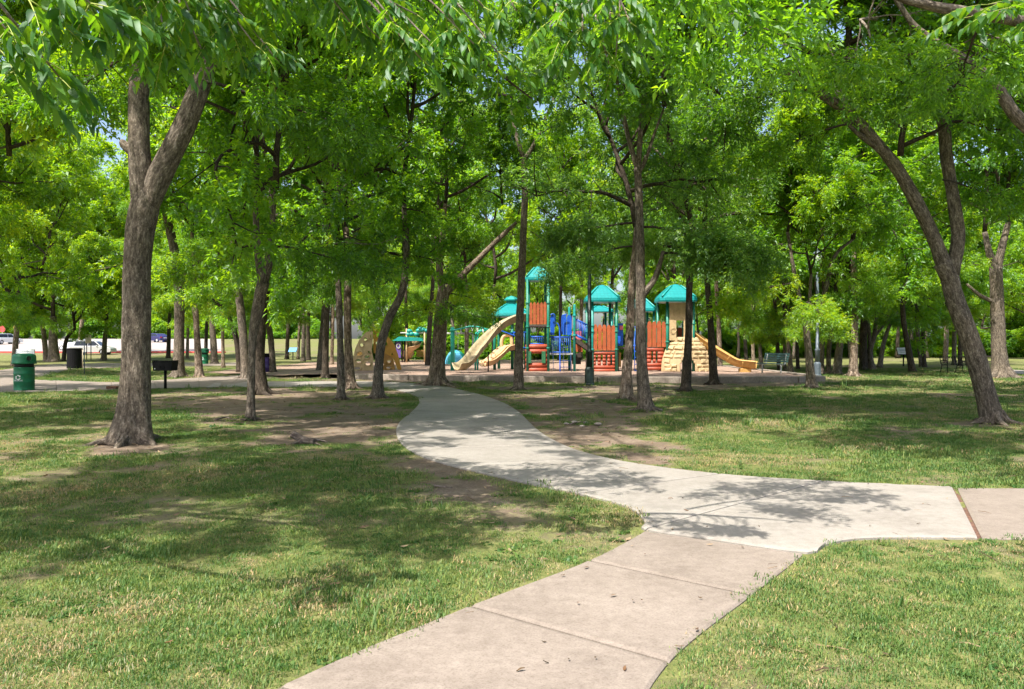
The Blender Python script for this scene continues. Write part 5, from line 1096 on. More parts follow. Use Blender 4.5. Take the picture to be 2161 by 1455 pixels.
for px in (960, 974):
    mb = MB(); 
    for d in (-.2, .2): a = P(px, 704, 55); mb.cyl((a.x + d, 55, a.z), (a.x + d, 55, FLOOR + .5), .008, 5)
    mb.build('chain', STEEL, SW, (sw.x, 55, FLOOR)); mb = MB(); mb.box((P(px, 0, 55).x, 55, FLOOR + .5), (.46, .18, .03), None, .01); mb.build('seat', BLACK, SW, (sw.x, 55, FLOOR))

# ------------------------------------------------------------------ park furniture and small things
BINGREEN = plastic('green_bin_paint', (.004, .145, .062), .45, .2); BINDARK = plastic('bin_inner', (.012, .014, .012), .7); WHITEP = plastic('white_paint', (.72, .73, .72), .5); CREAM = plastic('cream_paint', (.55, .45, .33), .6)
DKPOLE = metal_paint('dark_green_pole', (.010, .022, .020), .4); GREYPOLE = metal_paint('blue_grey_pole', (.085, .11, .135), .45); BENCHG = metal_paint('green_bench_coat', (.022, .062, .058), .5); GLASS = plastic('frosted_lamp_glass', (.45, .47, .46), .3)
def letters(word, par, c, r, z, size, m, az0, step):
    for i, ch in enumerate(word):
        cu = bpy.data.curves.new('letter', 'FONT'); cu.body = ch; cu.size = size; cu.extrude = .003; cu.align_x = 'CENTER'; cu.materials.append(m)
        t_o = bpy.data.objects.new('letter', cu); COL.objects.link(t_o); bpy.context.view_layer.update(); me = bpy.data.meshes.new_from_object(t_o); bpy.data.objects.remove(t_o)
        me.materials.clear(); me.materials.append(m); o = link('letter', me, par); a = az0 + step * (i - (len(word) - 1) / 2)
        o.location = (c[0] + (r + .004) * math.sin(a), c[1] - (r + .004) * math.cos(a), z); o.rotation_euler = (R(90), 0, a)
def recycle_barrel(base, label, s=1.0, detail=True):
    root = empty('recycling_barrel', base, label, 'barrel')
    r = .29 * s; mb = MB(); mb.lathe((0, 0, 0), [(r, 0), (r * 1.03, .02), (r, .05), (r, .27 * s), (r * 1.035, .285 * s), (r, .30 * s), (r, .53 * s), (r * 1.035, .545 * s), (r, .56 * s), (r, .72 * s), (r * 1.03, .74 * s), (r * .95, .745 * s)], 28); mb.build('drum', BINGREEN, root, None, True)
    mb = MB(); mb.lathe((0, 0, .745 * s), [(r * .93, 0), (r * .93, .12 * s)], 24); mb.build('opening', BINDARK, root, None, True)
    mb = MB(); L_ = r * 1.16; mb.lathe((0, 0, .845 * s), [(L_ * .98, 0), (L_ * 1.03, .01), (L_ * 1.03, .05 * s), (L_, .07 * s), (L_ * .98, .22 * s), (L_ * .94, .28 * s), (L_ * .80, .315 * s), (L_ * .4, .33 * s), (.01, .335 * s)], 28); mb.build('lid', BINGREEN, root, None, True)
    a = .95; mb = MB(); n_ = Vector((math.sin(a), -math.cos(a), 0)); c = n_ * (L_ * .985) + Vector((0, 0, 1.02 * s)); t_ = Vector((math.cos(a), math.sin(a), 0))
    mb.tube([c + (t_ * math.cos(q) + Vector((0, 0, math.sin(q)))) * .085 * s for q in np.linspace(0, 6.283, 17)[:-1]], .016, 6, closed=True); mb.build('hole_rim', BINGREEN, root, None, True)
    mb = MB(); mb.tube([c - n_ * .04, c + n_ * .006], .08 * s, 14); mb.build('hole', BINDARK, root)
    if detail:
        sy = node('recycling_symbol', root)
        for k in range(3):
            a0 = math.pi / 2 + k * 2.0944 + .25; out = []
            rr = .085 * s; pts = []
            for q, ro in ((0, 1), (.55, .98), (1.15, 1.0)): pts.append((a0 - q, ro))
            o2 = [(math.cos(a_) * rr * ro, math.sin(a_) * rr * ro) for a_, ro in pts]; i2 = [(math.cos(a_) * rr * .58, math.sin(a_) * rr * .58) for a_, ro in reversed(pts)]
            ah = a0 - 1.15; tip = (math.cos(ah - .55) * rr * .80, math.sin(ah - .55) * rr * .80)
            poly = o2 + [(math.cos(ah) * rr * 1.2, math.sin(ah) * rr * 1.2), tip, (math.cos(ah) * rr * .38, math.sin(ah) * rr * .38)] + i2
            mb = MB(); th = -.05; cz = .405 * s
            V = []
            for e_ in (0, .006): V += [((r + .002 + e_) * math.sin(th + x / r), -(r + .002 + e_) * math.cos(th + x / r), cz + .02 + y) for x, y in poly]
            n2 = len(poly); mb.add(V, [tuple(range(n2)), tuple(range(n2, 2*n2))] + [(i, (i+1) % n2, n2 + (i+1) % n2, n2 + i) for i in range(n2)]); mb.build('arrow', WHITEP, sy)
        letters('RECYCLE', root, (0, 0), r, .312 * s, .062 * s, WHITEP, -.05, .135)
    return root
recycle_barrel(G(51, 825), 'green recycling barrel with white arrows and domed lid at the left edge')
recycle_barrel(G(431, 769), 'small distant green recycling barrel behind the thin mottled trunk', 1.0)
b_ = G(157, 779); root = empty('litter_bin', b_, 'tall black litter bin beside the walkway at the far left', 'bin'); r = .40
for i in range(26):
    a = i / 26 * 6.283; mb = MB(); mb.box((r * math.cos(a), r * math.sin(a), .62), (.085, .012, 1.16), Matrix.Rotation(a + R(90), 3, 'Z')); mb.build('slat', BLACK, root)
mb = MB(); mb.lathe((0, 0, .03), [(.36, 0), (.37, 1.1)], 20); mb.build('liner', BINDARK, root, None, True)
mb = MB(); mb.lathe((0, 0, 1.17), [(.42, 0), (.43, .04), (.41, .07), (.30, .075), (.28, .05)], 24); mb.build('rim', BLACK, root, None, True)
def pole_thing(name, base, h, r, m, label, cat): 
    root = empty(name, base, label, cat); mb = MB(); mb.cyl((0, 0, -.1), (0, 0, h), r, 10); mb.build('pole', m, root, None, True); return root
p_ = pole_thing('marker_post', G(178, 791), 1.55, .022, GREYPOLE, 'thin grey metal post right of the black litter bin', 'post')
mb = MB(); mb.lathe((0, 0, 1.54), [(.03, 0), (.03, .03), (.005, .05)], 8); mb.build('cap', GREYPOLE, p_, None, True)
p_ = pole_thing('timber_post', G(174, 777), 1.15, .035, CREAM, 'cream coloured post right beside the black litter bin', 'post')
mb = MB(); mb.lathe((0, 0, 1.14), [(.042, 0), (.042, .03), (.005, .045)], 8); mb.build('cap', CREAM, p_, None, True)
# sign boards
def panel_sign(base, label, w_, h_, top, tilt, m, back=None, posts=1, rz=0, dk=BLACK):
    root = empty('information_sign', base, label, 'sign', None, rz)
    for k in range(posts):
        x = 0 if posts == 1 else (k - .5) * w_ * .7; mb = MB(); mb.box((x, .03, top / 2 - .05), (.07, .07, top + .1), None, .008); mb.build('post', dk, root)
    rot = Matrix.Rotation(-tilt, 3, 'X'); mb = MB(); mb.box((0, 0, top), (w_, .03, h_), rot, .006); mb.build('panel', m, root)
    mb = MB(); mb.box(rot @ Vector((0, .03, 0)) + Vector((0, 0, top)), (w_ + .06, .03, h_ + .06), rot, .008); mb.build('backing', back or dk, root)
    for k in range(3):
        mb = MB(); mb.box(rot @ Vector((-.1 * w_, -.018, h_ * (.25 - .22 * k))) + Vector((0, 0, top)), (w_ * (.6 - .1 * k), .004, h_ * .07), rot); mb.build('text_block', GREYPOLE, root)
    return root
BLUEP = plastic('blue_sign_face', (.10, .30, .62), .35)
panel_sign(G(53, 776), 'white tilted reading panel showing above the green recycling barrel', 1.0, .75, .92, .9, WHITEP, DECK, 2, .5)
panel_sign(G(618, 760), 'small blue tilted information sign far left of the climbing pod', .75, .55, .95, .8, BLUEP, None, 1, -.1)
panel_sign(G(1907, 773), 'small white information sign beside the leaning dark tree', .85, .5, 1.02, .45, WHITEP)
b_ = G(187, 760); root = empty('notice_board', b_, 'tan backed notice board on two posts in front of the parked cars', 'sign')
for x in (-.18, .22): mb = MB(); mb.cyl((x, 0, -.1), (x, 0, 1.9), .04, 8); mb.build('post', BLACK, root, None, True)
mb = MB(); mb.box((0, -.05, 1.95), (.55, .04, .8), None, .02); mb.build('board', CREAM, root)
for px, py, mm, lb in ((5, 727, RED, 'small red road sign at the left edge behind the white car'), (35, 722, GOLD, 'small orange road sign right of the white car')):
    b_ = G(px, py); root = empty('road_sign', b_, lb, 'sign'); mb = MB(); mb.cyl((0, 0, -.1), (0, 0, 2.2), .04, 8); mb.build('post', STEEL, root, None, True)
    mb = MB(); mb.lathe((0, 0, 0), [(.5, -.015), (.5, .015)], 8); o = mb.build('plate', mm, root); o.location = (0, -.06, 2.3); o.rotation_euler = (R(90), 0, 0)
# charcoal grill
b_ = G(349, 821); root = empty('grill', b_, 'black charcoal grill box on a single post beside the walkway', 'grill', None, 0)
mb = MB(); mb.cyl((0, 0, -.1), (0, 0, .68), .045, 12); mb.build('post', BLACK, root, None, True)
bx = [(-.33, .93), (.33, .93), (.29, .60), (-.29, .60)]
mb = MB(); mb.prism(bx, 'y', -.24, -.225); mb.build('back_plate', BLACK, root)
for x, y, dx, dy in ((-.31, 0, .012, .46), (.31, 0, .012, .46)): mb = MB(); mb.box((x, y, .77), (dx, dy, .33), Matrix.Rotation(.12 if x > 0 else -.12, 3, 'Y')); mb.build('side_plate', BLACK, root)
mb = MB(); mb.box((0, 0, .605), (.58, .46, .012)); mb.build('floor_plate', BLACK, root)
mb = MB(); mb.box((0, -.02, .90), (.64, .44, .012)); mb.build('grate_frame', BLACK, root)
for i in range(9): mb = MB(); mb.cyl((-.28 + i * .07, -.24, .915), (-.28 + i * .07, .24, .915), .007, 6); mb.build('grate_bar', STEEL, root)
mb = MB(); mb.lathe((-.24, -.245, .665), [(.022, 0), (.022, .002)], 10); o = mb.build('sticker', WHITEP, root); 
for v in o.data.vertices: v.co = (v.co.x, -.243 - (v.co.z - .665), .665 + (v.co.y + .245))
for sx in (-1, 1): mb = MB(); mb.box((sx * .06, -.245, .72), (.02, .03, .09)); mb.build('bracket', BLACK, root)
# purple barrel
b_ = G(559, 786); root = empty('litter_barrel', b_, 'purple litter barrel with open black top between the trunks', 'barrel')
r = .29; mb = MB(); mb.lathe((0, 0, 0), [(r, 0), (r, .27), (r * 1.035, .285), (r, .30), (r, .55), (r * 1.035, .565), (r, .58), (r, .80), (r * 1.03, .82), (r * .94, .82)], 26); mb.build('drum', PURPLE, root, None, True)
mb = MB(); mb.lathe((0, 0, .8), [(r * 1.05, 0), (r * 1.06, .10), (r * .99, .18), (r * .9, .185), (r * .88, .05)], 26); mb.build('liner_bag', BLACK, root, None, True)
# lamp posts
def lamp(base, h, label, m):
    root = empty('lamp_post', base, label, 'lamp post')
    mb = MB(); mb.lathe((0, 0, 0), [(.20, -.05), (.20, .04), (.17, .07), (.165, .55), (.15, .60), (.12, .63), (.11, .66)], 8); mb.build('base', m, root)
    mb = MB(); mb.lathe((0, 0, 0), [(.11, .64), (.10, 1.15), (.12, 1.18), (.12, 1.22), (.075, 1.26), (.06, h)], 14); mb.build('shaft', m, root, None, True)
    mb = MB(); mb.lathe((0, 0, h), [(.06, 0), (.13, .06), (.14, .10), (.08, .13)], 14); mb.build('collar', m, root, None, True)
    mb = MB(); mb.lathe((0, 0, h + .12), [(.11, 0), (.19, .12), (.21, .35), (.16, .5)], 14); mb.build('globe', GLASS, root, None, True)
    mb = MB(); mb.lathe((0, 0, h + .61), [(.22, 0), (.20, .05), (.10, .14), (.03, .18), (.02, .26), (.0, .28)], 14); mb.build('cap', m, root, None, True)
lamp(G(1244, 813), 5.4, 'tall black lamp post in front of the play towers', DKPOLE)
lamp(G(1725, 794), 5.0, 'tall blue grey lamp post beside the young forked tree', GREYPOLE)
# benches
def slat_bench(base, rz, label):
    root = empty('bench', base, label, 'bench', None, rz)
    for x in (-.62, .62):
        mb = MB(); mb.cyl((x, .0, -.1), (x, .0, .42), .035, 10); mb.build('leg', STEEL, root, None, True)
        mb = MB(); mb.tube(catmull([(x, -.25, .42), (x, .1, .41), (x, .22, .46), (x, .30, .86)], 12), .022, 8); mb.build('bracket', STEEL, root, None, True)
    for k in range(4): mb = MB(); mb.box((0, -.24 + k * .12, .45), (1.6, .10, .03), None, .01); mb.build('seat_slat', BENCHG, root)
    for k in range(4): mb = MB(); mb.box((0, .235 + k * .025, .55 + k * .105), (1.6, .028, .09), Matrix.Rotation(-.2, 3, 'X'), .01); mb.build('back_slat', BENCHG, root)
slat_bench(G(1628, 789, .16), -1.2, 'green slatted bench on steel legs at the mulch edge')
def wire_bench(base, rz, label):
    root = empty('bench', base, label, 'bench', None, rz)
    for x in (-.85, 0, .85):
        mb = MB(); mb.tube(catmull([(x, -.32, 0), (x, -.24, .2), (x, -.24, .42), (x, .12, .42), (x, .24, .55), (x, .32, .86)], 20), .02, 7); mb.build('frame', BLACK, root, None, True)
        mb = MB(); mb.tube(catmull([(x, .32, 0), (x, .2, .2), (x, .14, .42)], 8), .02, 7); mb.build('leg', BLACK, root, None, True)
        if x: mb = MB(); mb.tube(catmull([(x, -.24, .42), (x, -.27, .62), (x, .0, .66), (x, .27, .64)], 12), .018, 7); mb.build('arm_rest', BLACK, root, None, True)
    for k in range(20):
        x = -.81 + k * .085; mb = MB(); mb.tube([(x, -.26, .43), (x, .1, .42), (x, .2, .5), (x, .31, .86)], .011, 5); mb.build('strap', BLACK, root, None, True)
wire_bench(G(2024, 788), .15, 'black wire park bench on the right lawn beyond the path')
# picnic tables far away
def picnic(base, rz, label, s=1.0):
    root = empty('picnic_table', base, label, 'table', None, rz)
    for k in range(4): mb = MB(); mb.box((0, -.3 + k * .2, .74), (1.8, .18, .04)); mb.build('top_board', DECK, root)
    for sy in (-1, 1): mb = MB(); mb.box((0, sy * .68, .44), (1.8, .26, .04)); mb.build('seat', DECK, root)
    for x in (-.6, .6):
        for sy in (-1, 1): mb = MB(); mb.cyl((x, sy * .62, 0), (x, sy * .2, .73), .03, 6); mb.build('leg', DECK, root)
        mb = MB(); mb.cyl((x, -.7, .42), (x, .7, .42), .025, 6); mb.build('cross_bar', DECK, root)
picnic(G(592, 759), .2, 'dark picnic table in the far clearing left of the blue sign')
picnic(G(2056, 778), -.2, 'dark picnic table far right behind the black bench')
# play shell and rocker beside the teal climber
b_ = G(962, 769, .15); root = empty('play_dome', b_, 'small blue and teal domed play tent beyond the teal climber post', 'tent')
for k in range(8):
    a0, a1 = k / 8 * 6.283, (k + 1) / 8 * 6.283; V = []; mb = MB(); nn = 7
    for i in range(nn):
        t = i / (nn - 1); rr = .72 * math.cos(t * 1.5); z = .95 * math.sin(t * 1.5)
        V += [(rr * math.cos(a0), rr * math.sin(a0), z), (rr * math.cos(a1), rr * math.sin(a1), z)]
    mb.add(V, [(i*2, i*2+1, i*2+3, i*2+2) for i in range(nn - 1)]); mb.build('gore', [plastic('sky_blue_cloth', (.10, .42, .62), .6), TEAL_L][k % 2] if k < 2 else [bpy.data.materials['sky_blue_cloth'], TEAL_L][k % 2], root, None, True)
b_ = G(976, 771, .15); root = empty('rocker_seat', b_, 'black curved rocker seat right of the blue play tent', 'rocker')
mb = MB(); mb.tube(catmull([(-.5, 0, .12), (-.2, 0, .05), (.2, 0, .10), (.45, 0, .35), (.6, 0, .75), (.75, 0, .95)], 18), [.03] + [.09] * 16 + [.04], 8); mb.build('seat', BLACK, root, None, True)
mb = MB(); mb.tube(catmull([(-.6, -.2, .05), (0, -.2, -.02), (.6, -.2, .06)], 10), .03, 6); mb.build('runner', BLACK, root, None, True)
mb = MB(); mb.tube(catmull([(-.6, .2, .05), (0, .2, -.02), (.6, .2, .06)], 10), .03, 6); mb.build('runner', BLACK, root, None, True)

# ------------------------------------------------------------------ cars
def paint(name, col):
    m, n, l, b = mat(name); b.inputs['Base Color'].default_value = (*col, 1); b.inputs['Roughness'].default_value = .25; b.inputs['Coat Weight'].default_value = .6; b.inputs['Metallic'].default_value = .15
    t = noise(n, l, objco(n), 3, 3); r = ramp(n, [(.2, tuple(c * .93 for c in col)), (.8, col)]); l.new(t.outputs[0], r.inputs[0]); l.new(r.outputs[0], b.inputs['Base Color']); return m
m, n, l, b = mat('car_glass'); b.inputs['Base Color'].default_value = (.012, .015, .018, 1); b.inputs['Roughness'].default_value = .06; t = noise(n, l, objco(n), 2, 2); CGLASS = m
TYRE = plastic('tyre_rubber', (.02, .02, .021), .8); RIM = metal_paint('wheel_rim', (.45, .46, .47), .3); TAIL = plastic('tail_lamp', (.45, .02, .02), .25)
def car(base, rz, label, pm, suv=False):
    root = empty('parked_car', base, label, 'car', 'cars on the parking lot', rz); L, Wd = 4.5, 1.8; H = 1.62 if suv else 1.45
    lo = [(-2.2, .32), (-2.25, .6), (-2.15, .92), (-1.2, .98 if suv else 1.0), (1.0, .98), (1.75, .88), (2.2, .72), (2.25, .45), (2.2, .30)]
    # body: side outline with wheel arches, bulged across
    arch = []
    for cx_ in (1.35, -1.35): arch.append([(cx_ + .37 * math.cos(a), .30 + .37 * math.sin(a)) for a in np.linspace(.0, math.pi, 9)])
    side = lo + [(1.72, .28)] + arch[0][1:] + [(-.98, .28)] + arch[1][1:]
    mb = MB(); n_ = len(side); V = []
    for y, s_ in ((-.9, .965), (-.86, 1.0), (0, 1.0), (.86, 1.0), (.9, .965)):
        for x, z in side: V.append((x * s_, y, z if z < .5 else .5 + (z - .5) * (1 if abs(y) < .87 else .93)))
    F = [tuple(reversed(range(n_))), tuple(range(4*n_, 5*n_))] + [(k*n_+i, k*n_+(i+1) % n_, (k+1)*n_+(i+1) % n_, (k+1)*n_+i) for k in range(4) for i in range(n_)]
    mb.add(V, F); mb.build('body', pm, root)
    if suv: cab = [(-2.05, .93), (-1.75, 1.52), (-1.4, H), (.2, H), (.55, 1.52), (1.15, .96)]
    else: cab = [(-1.75, .96), (-1.15, 1.36), (-.7, H), (.25, H), (.55, 1.38), (1.3, .96)]
    mb = MB(); V = []
    for y0, k in ((-.80, 0), (.80, 1)):
        for x, z in cab: t = (z - .93) / (H - .93); V.append((x, y0 * (1 - .16 * t), z))
    nc = len(cab); mb.add(V, [tuple(reversed(range(nc))), tuple(range(nc, 2*nc))] + [(i, (i+1) % nc, nc + (i+1) % nc, nc + i) for i in range(nc)]); mb.build('cabin', pm, root)
    def q(x, z, s): t = (z - .93) / (H - .93); return Vector((x, s * (.80 * (1 - .16 * t) + .006), z))
    zb, zt = 1.02, H - .10
    xs_ = (cab[0][0] + .35, cab[-1][0] - .18); xt = (cab[2][0] - .08, cab[3][0] + .18)
    for s in (-1, 1):
        for a, b, c, d in ((xs_[0], -.28, -.28, xt[0]), (-.22, xs_[1], xt[1], -.22)):
            mb = MB(); mb.add([q(a, zb, s), q(b, zb, s), q(c, zt, s), q(d, zt, s)], [(0, 1, 2, 3)]); o = mb.build('side_window', CGLASS, root)
            md = o.modifiers.new('thick', 'SOLIDIFY'); md.thickness = .01
    for (x0, z0), (x1, z1), nm in ((cab[0], cab[1 if suv else 2], 'rear_window'), (cab[-1], cab[-3 if not suv else -2], 'windscreen')):
        sg = -1 if x0 < 0 else 1; mb = MB(); V = []
        for f in (.12, .9):
            x = x0 + (x1 - x0) * f + sg * .012; z = z0 + (z1 - z0) * f + .008; y = .74 * (1 - .16 * (z - .93) / (H - .93)); V += [(x, -y, z), (x, y, z)]
        mb.add(V, [(0, 1, 3, 2)]); o = mb.build(nm, CGLASS, root); md = o.modifiers.new('thick', 'SOLIDIFY'); md.thickness = .01
    for sx in (-1.35, 1.35):
        for sy in (-1, 1):
            mb = MB(); mb.tube([(sx, sy * .66, .33), (sx, sy * .68, .33), (sx, sy * .86, .33), (sx, sy * .88, .33)], [.29, .33, .33, .29], 18); wl = mb.build('wheel', TYRE, root, None, True)
            mb = MB(); mb.tube([(sx, sy * .84, .33), (sx, sy * .885, .33), (sx, sy * .89, .33)], [.21, .21, .05], 14); mb.build('rim', RIM, wl)
    for sy in (-1, 1):
        mb = MB(); mb.box((-2.19, sy * .68, .80), (.08, .34, .16), None, .02); mb.build('tail_light', TAIL, root)
        mb = MB(); mb.box((2.12, sy * .62, .66), (.14, .38, .13), Matrix.Rotation(.25, 3, 'Y'), .02); mb.build('headlight', WHITEP, root)
        mb = MB(); mb.box((.75, sy * .93, 1.02), (.14, .16, .12), None, .03); mb.build('mirror', pm, root)
    mb = MB(); mb.box((-2.24, 0, .40), (.06, 1.6, .2), None, .02); mb.build('bumper', BLACK if suv else pm, root)
    mb = MB(); mb.box((-2.25, 0, .72), (.03, .5, .12)); mb.build('number_plate', WHITEP, root)
CARW = paint('white_car_paint', (.78, .79, .80)); CARS = paint('silver_car_paint', (.50, .49, .50)); CARB = paint('dark_blue_car_paint', (.03, .03, .12))
car(G(12, 727), 1.25, 'white car seen from behind at the left edge of the parking lot', CARW, True)
car(G(160, 740), 3.0, 'white car behind the black litter bin', CARW)
car(G(196, 749), .12, 'silver hatchback behind the notice board', CARS, True)
car(G(330, 723), 2.6, 'dark blue car far back between the large forked tree and a slim trunk', CARB)
b_ = G(349, 722); root = empty('refuse_bin', b_, 'small bright blue bin far back right of the dark blue car', 'bin')
mb = MB(); mb.prism([(-.33, 0), (.33, 0), (.4, 1.0), (-.4, 1.0)], 'y', -.35, .35); mb.build('body', BLUE, root); mb = MB(); mb.box((0, 0, 1.04), (.86, .76, .08), None, .03); mb.build('lid', BLUE, root)

# ------------------------------------------------------------------ things lying on the ground
LOGM = bark_mat('dead_log', (.05, .04, .035), (.20, .165, .145), (.40, .35, .31), .8)
b_ = G(640, 938); root = empty('fallen_log', b_, 'short forked piece of dead wood lying on the bare soil', 'log')
mb = MB(); mb.tube(catmull([(-.17, .05, .14), (-.08, .02, .10), (.03, 0, .055), (.17, -.02, .045)], 14), list(np.linspace(.052, .045, 14)), 12, True, None, .012, 3); mb.build('trunk_piece', LOGM, root, None, True, True)
mb = MB(); mb.tube(catmull([(.02, 0, .06), (-.06, -.05, .04), (-.15, -.10, .02)], 8), list(np.linspace(.035, .018, 8)), 9, True, None, .01, 5); mb.build('side_branch', LOGM, root, None, True, True)
mb = MB(); mb.tube(catmull([(.13, .02, .06), (.22, .06, .05), (.34, .04, .03)], 8), list(np.linspace(.035, .02, 8)), 9, True, None, .01, 6); mb.build('side_branch', LOGM, root, None, True, True)
def stick(pts, r, label):
    b_ = Vector(pts[0]); root = tag(MB().tube(catmull(pts, 12), list(np.linspace(r, r * .5, 12)), 6, True, None, .004, 8).build('stick', LOGM, None, None, True, True), label, 'stick'); return root
def gp_(px, py, z=.01): p = G(px, py); return (p.x, p.y, z)
stick([gp_(455, 887), gp_(475, 885, .03), gp_(500, 889, .02)], .022, 'pale curved stick on the grass left of the slender trunk')
stick([gp_(508, 888), gp_(525, 885, .02), gp_(542, 886)], .016, 'thin stick lying at the foot of the slender pale trunk')
stick([gp_(648, 934), gp_(672, 941, .02), gp_(690, 948)], .012, 'thin stick on bare soil right of the fallen log')
stick([gp_(915, 1028), gp_(935, 1031, .015), gp_(955, 1033)], .012, 'dark twig on the soil beside the bend of the pale path')
stick([gp_(1200, 898), gp_(1225, 893, .02), gp_(1245, 897)], .014, 'twig among the pebbles right of the path')
STONEM = plastic('pebble', (.26, .22, .19), .85, .25)
for i, (px, py, s_, lb) in enumerate([(1195, 896, .05, 'flat pale pebble nearest the pale path'), (1213, 893, .065, 'largest pale stone on the bare soil right of the path'), (1236, 894, .05, 'small pale stone just right of the largest one'), (1262, 897, .07, 'pale stone at the right end of the row'), (1228, 901, .045, 'smallest pale stone in front of the row')]):
    b_ = G(px, py); g5 = np.random.default_rng(i); bm = bmesh.new(); bmesh.ops.create_icosphere(bm, subdivisions=2, radius=s_)
    for v in bm.verts: v.co *= 1 + .35 * (float(vnoise(v.co.x * 22 + i * 9, v.co.y * 22, v.co.z * 22)) - .5); v.co.z *= .45
    me = bpy.data.meshes.new('stone'); bm.to_mesh(me); bm.free(); me.materials.append(STONEM); o = link('stone', me, None, (b_.x, b_.y, s_ * .2)); tag(o, lb, 'stone', 'stones beside the path')
b_ = G(238, 822); o = MB().box((0, 0, .05), (.32, .22, .12), None, .015).build('concrete_block', RED_SOIL); o.location = b_; tag(o, 'small reddish block half hidden behind the large forked tree', 'block')
a, b2, c, d = G(436, 821), G(452, 812), G(466, 811), G(466, 817); mb = MB(); pts = [(p.x, p.y) for p in (a, G(462, 820), d, c, b2)]; mb.prism(pts, 'z', 0, .05); o = mb.build('concrete_ramp', CONC_NEW); tag(o, 'pale wedge of concrete at the left end of the new path', 'ramp')
# fallen leaves on the concrete
DRYL = leaf_mat('dry_leaf', (.12, .075, .04), (.14, .08, .03), .4, .02, .2)
def flat_leaf(seed, L, W_):
    g = np.random.default_rng(seed); V = []; F = []; n_ = 6
    for i in range(n_ + 1):
        t = i / n_; w_ = W_ * math.sin(math.pi * min(.98, t * .93 + .05)) ** .8; z = .005 * math.sin(t * 3 + seed) + .003 * g.random(); cv = .25 * L * (t - .5) ** 2
        V += [(t * L - L / 2, -w_ / 2 + cv, z + .003), (t * L - L / 2, cv, z), (t * L - L / 2, w_ / 2 + cv, z + .004)]
    for i in range(n_): 
        for k in range(2): F.append((i*3+k, i*3+k+1, i*3+k+4, i*3+k+3))
    return np.array(V), np.array(F)
spots = [(1415,1058,.10,'dark leaf on the shaded part of the pale path'), (1441,1056,.05,'small leaf right beside the dark leaf on the pale path'), (1448,1083,.09,'dark leaf at the edge of the leaf shadow on pale concrete'), (1492,1117,.05,'brown leaf on the sunny pale concrete near the tan slab'), (1602,1116,.05,'tiny leaf in the middle of the pale junction'),
         (1361,1177,.06,'dark leaf on the tan slab near its left edge'), (1335,1276,.06,'small brown leaf on the middle tan slab, left one'), (1355,1276,.05,'small brown leaf on the middle tan slab, right one'), (1220,1281,.08,'pair-like dark leaf on the middle tan slab toward the left'), (1478,1270,.06,'dry leaf on the middle tan slab near the right grass'),
         (1148,1360,.05,'tiny dark leaf on the front slab, farthest back'), (1152,1404,.06,'dark crumpled leaf on the front slab'), (1200,1399,.05,'dark leaf fragment in the centre of the front slab'), (1257,1398,.05,'dark leaf fragment right of centre on the front slab'), (1098,1421,.09,'brown curled leaf nearest the camera on the front slab'), (1318,1420,.08,'faded leaf at the right of the front slab'),
         (355,1375,.10,'dark dry leaf lying on the sunny lawn at lower left'), (925,1245,.09,'tan dry leaf on the grass left of the sidewalk'), (1938,1112,.07,'long dark leaf on the pale concrete near the right joint'), (1836,1116,.06,'small dark leaf on the pale concrete at the right')]
for i, (px, py, s_, lb) in enumerate(spots):
    V, F = flat_leaf(i, s_ * .46, s_ * .18); me = tri_mesh('fallen_leaf', V, F, DRYL, np.full(len(V), rng.random())); p = G(px, py)
    o = link('fallen_leaf', me, None, (p.x, p.y, .018 if py < 1340 and px > 1000 else (.012 if px > 1000 else .045))); o.rotation_euler = (0, 0, rng.uniform(0, 6)); tag(o, lb, 'leaf', 'fallen leaves')

# ------------------------------------------------------------------ dead twigs in the trees
def twigs(par, org, start, d0, ln, r0, seed, depth=3, m=None, name='dead_branch', spread=.9, kids=4):
    g = np.random.default_rng(seed); mb = MB()
    def grow(p, d, ln, r, lev):
        n_ = 6; path = limb_path(np.array(p), np.array(d), ln, g, n_, .1, .35); mb.tube(path, list(np.linspace(r, r * .45, n_ + 1)), 6 if lev == 0 else 4, True)
        if lev >= depth: return
        for k in range(kids):
            i = int(g.integers(2, n_ + 1)); dd = norm(norm(path[i] - path[i-1]) + g.normal(0, spread, 3) * np.array([1, .6, 1])); grow(path[i], dd, ln * g.uniform(.35, .65), r * .5, lev + 1)
    grow(start, d0, ln, r0, 0); return mb.build(name, m or BARK_TW, par, org, True, True)
T_R = TREES[1]; o_ = T_R.location
twigs(T_R, o_, P(1850, 40, 12.5), (-.9, -.1, -.35), 1.5, .03, 3); twigs(T_R, o_, P(1700, 100, 12.3), (-.7, 0, -.2), .8, .018, 4); twigs(T_R, o_, P(1745, 90, 12.3), (.35, 0, -.7), .7, .016, 5)
T_P = TREES[8]; twigs(T_P, T_P.location, P(705, 515, 20), (.7, -.1, .15), 1.1, .02, 7, 2, None, 'dead_branch', .9, 3)
b_ = P(1618, 675, 52); root = empty('dry_branch_clump', b_, 'pale lilac grey clump of dry twigs caught in the foliage right of the slide', 'branch')
for k in range(9): g = np.random.default_rng(k + 60); twigs(root, (0, 0, 0), (g.normal(0, .18), g.normal(0, .1), g.normal(0, .18)), g.normal(0, 1, 3), .75, .012, k + 70, 2, plastic('lilac_twig', (.42, .36, .38), .9) if k == 0 else bpy.data.materials['lilac_twig'], 'dry_twig', .8, 3)

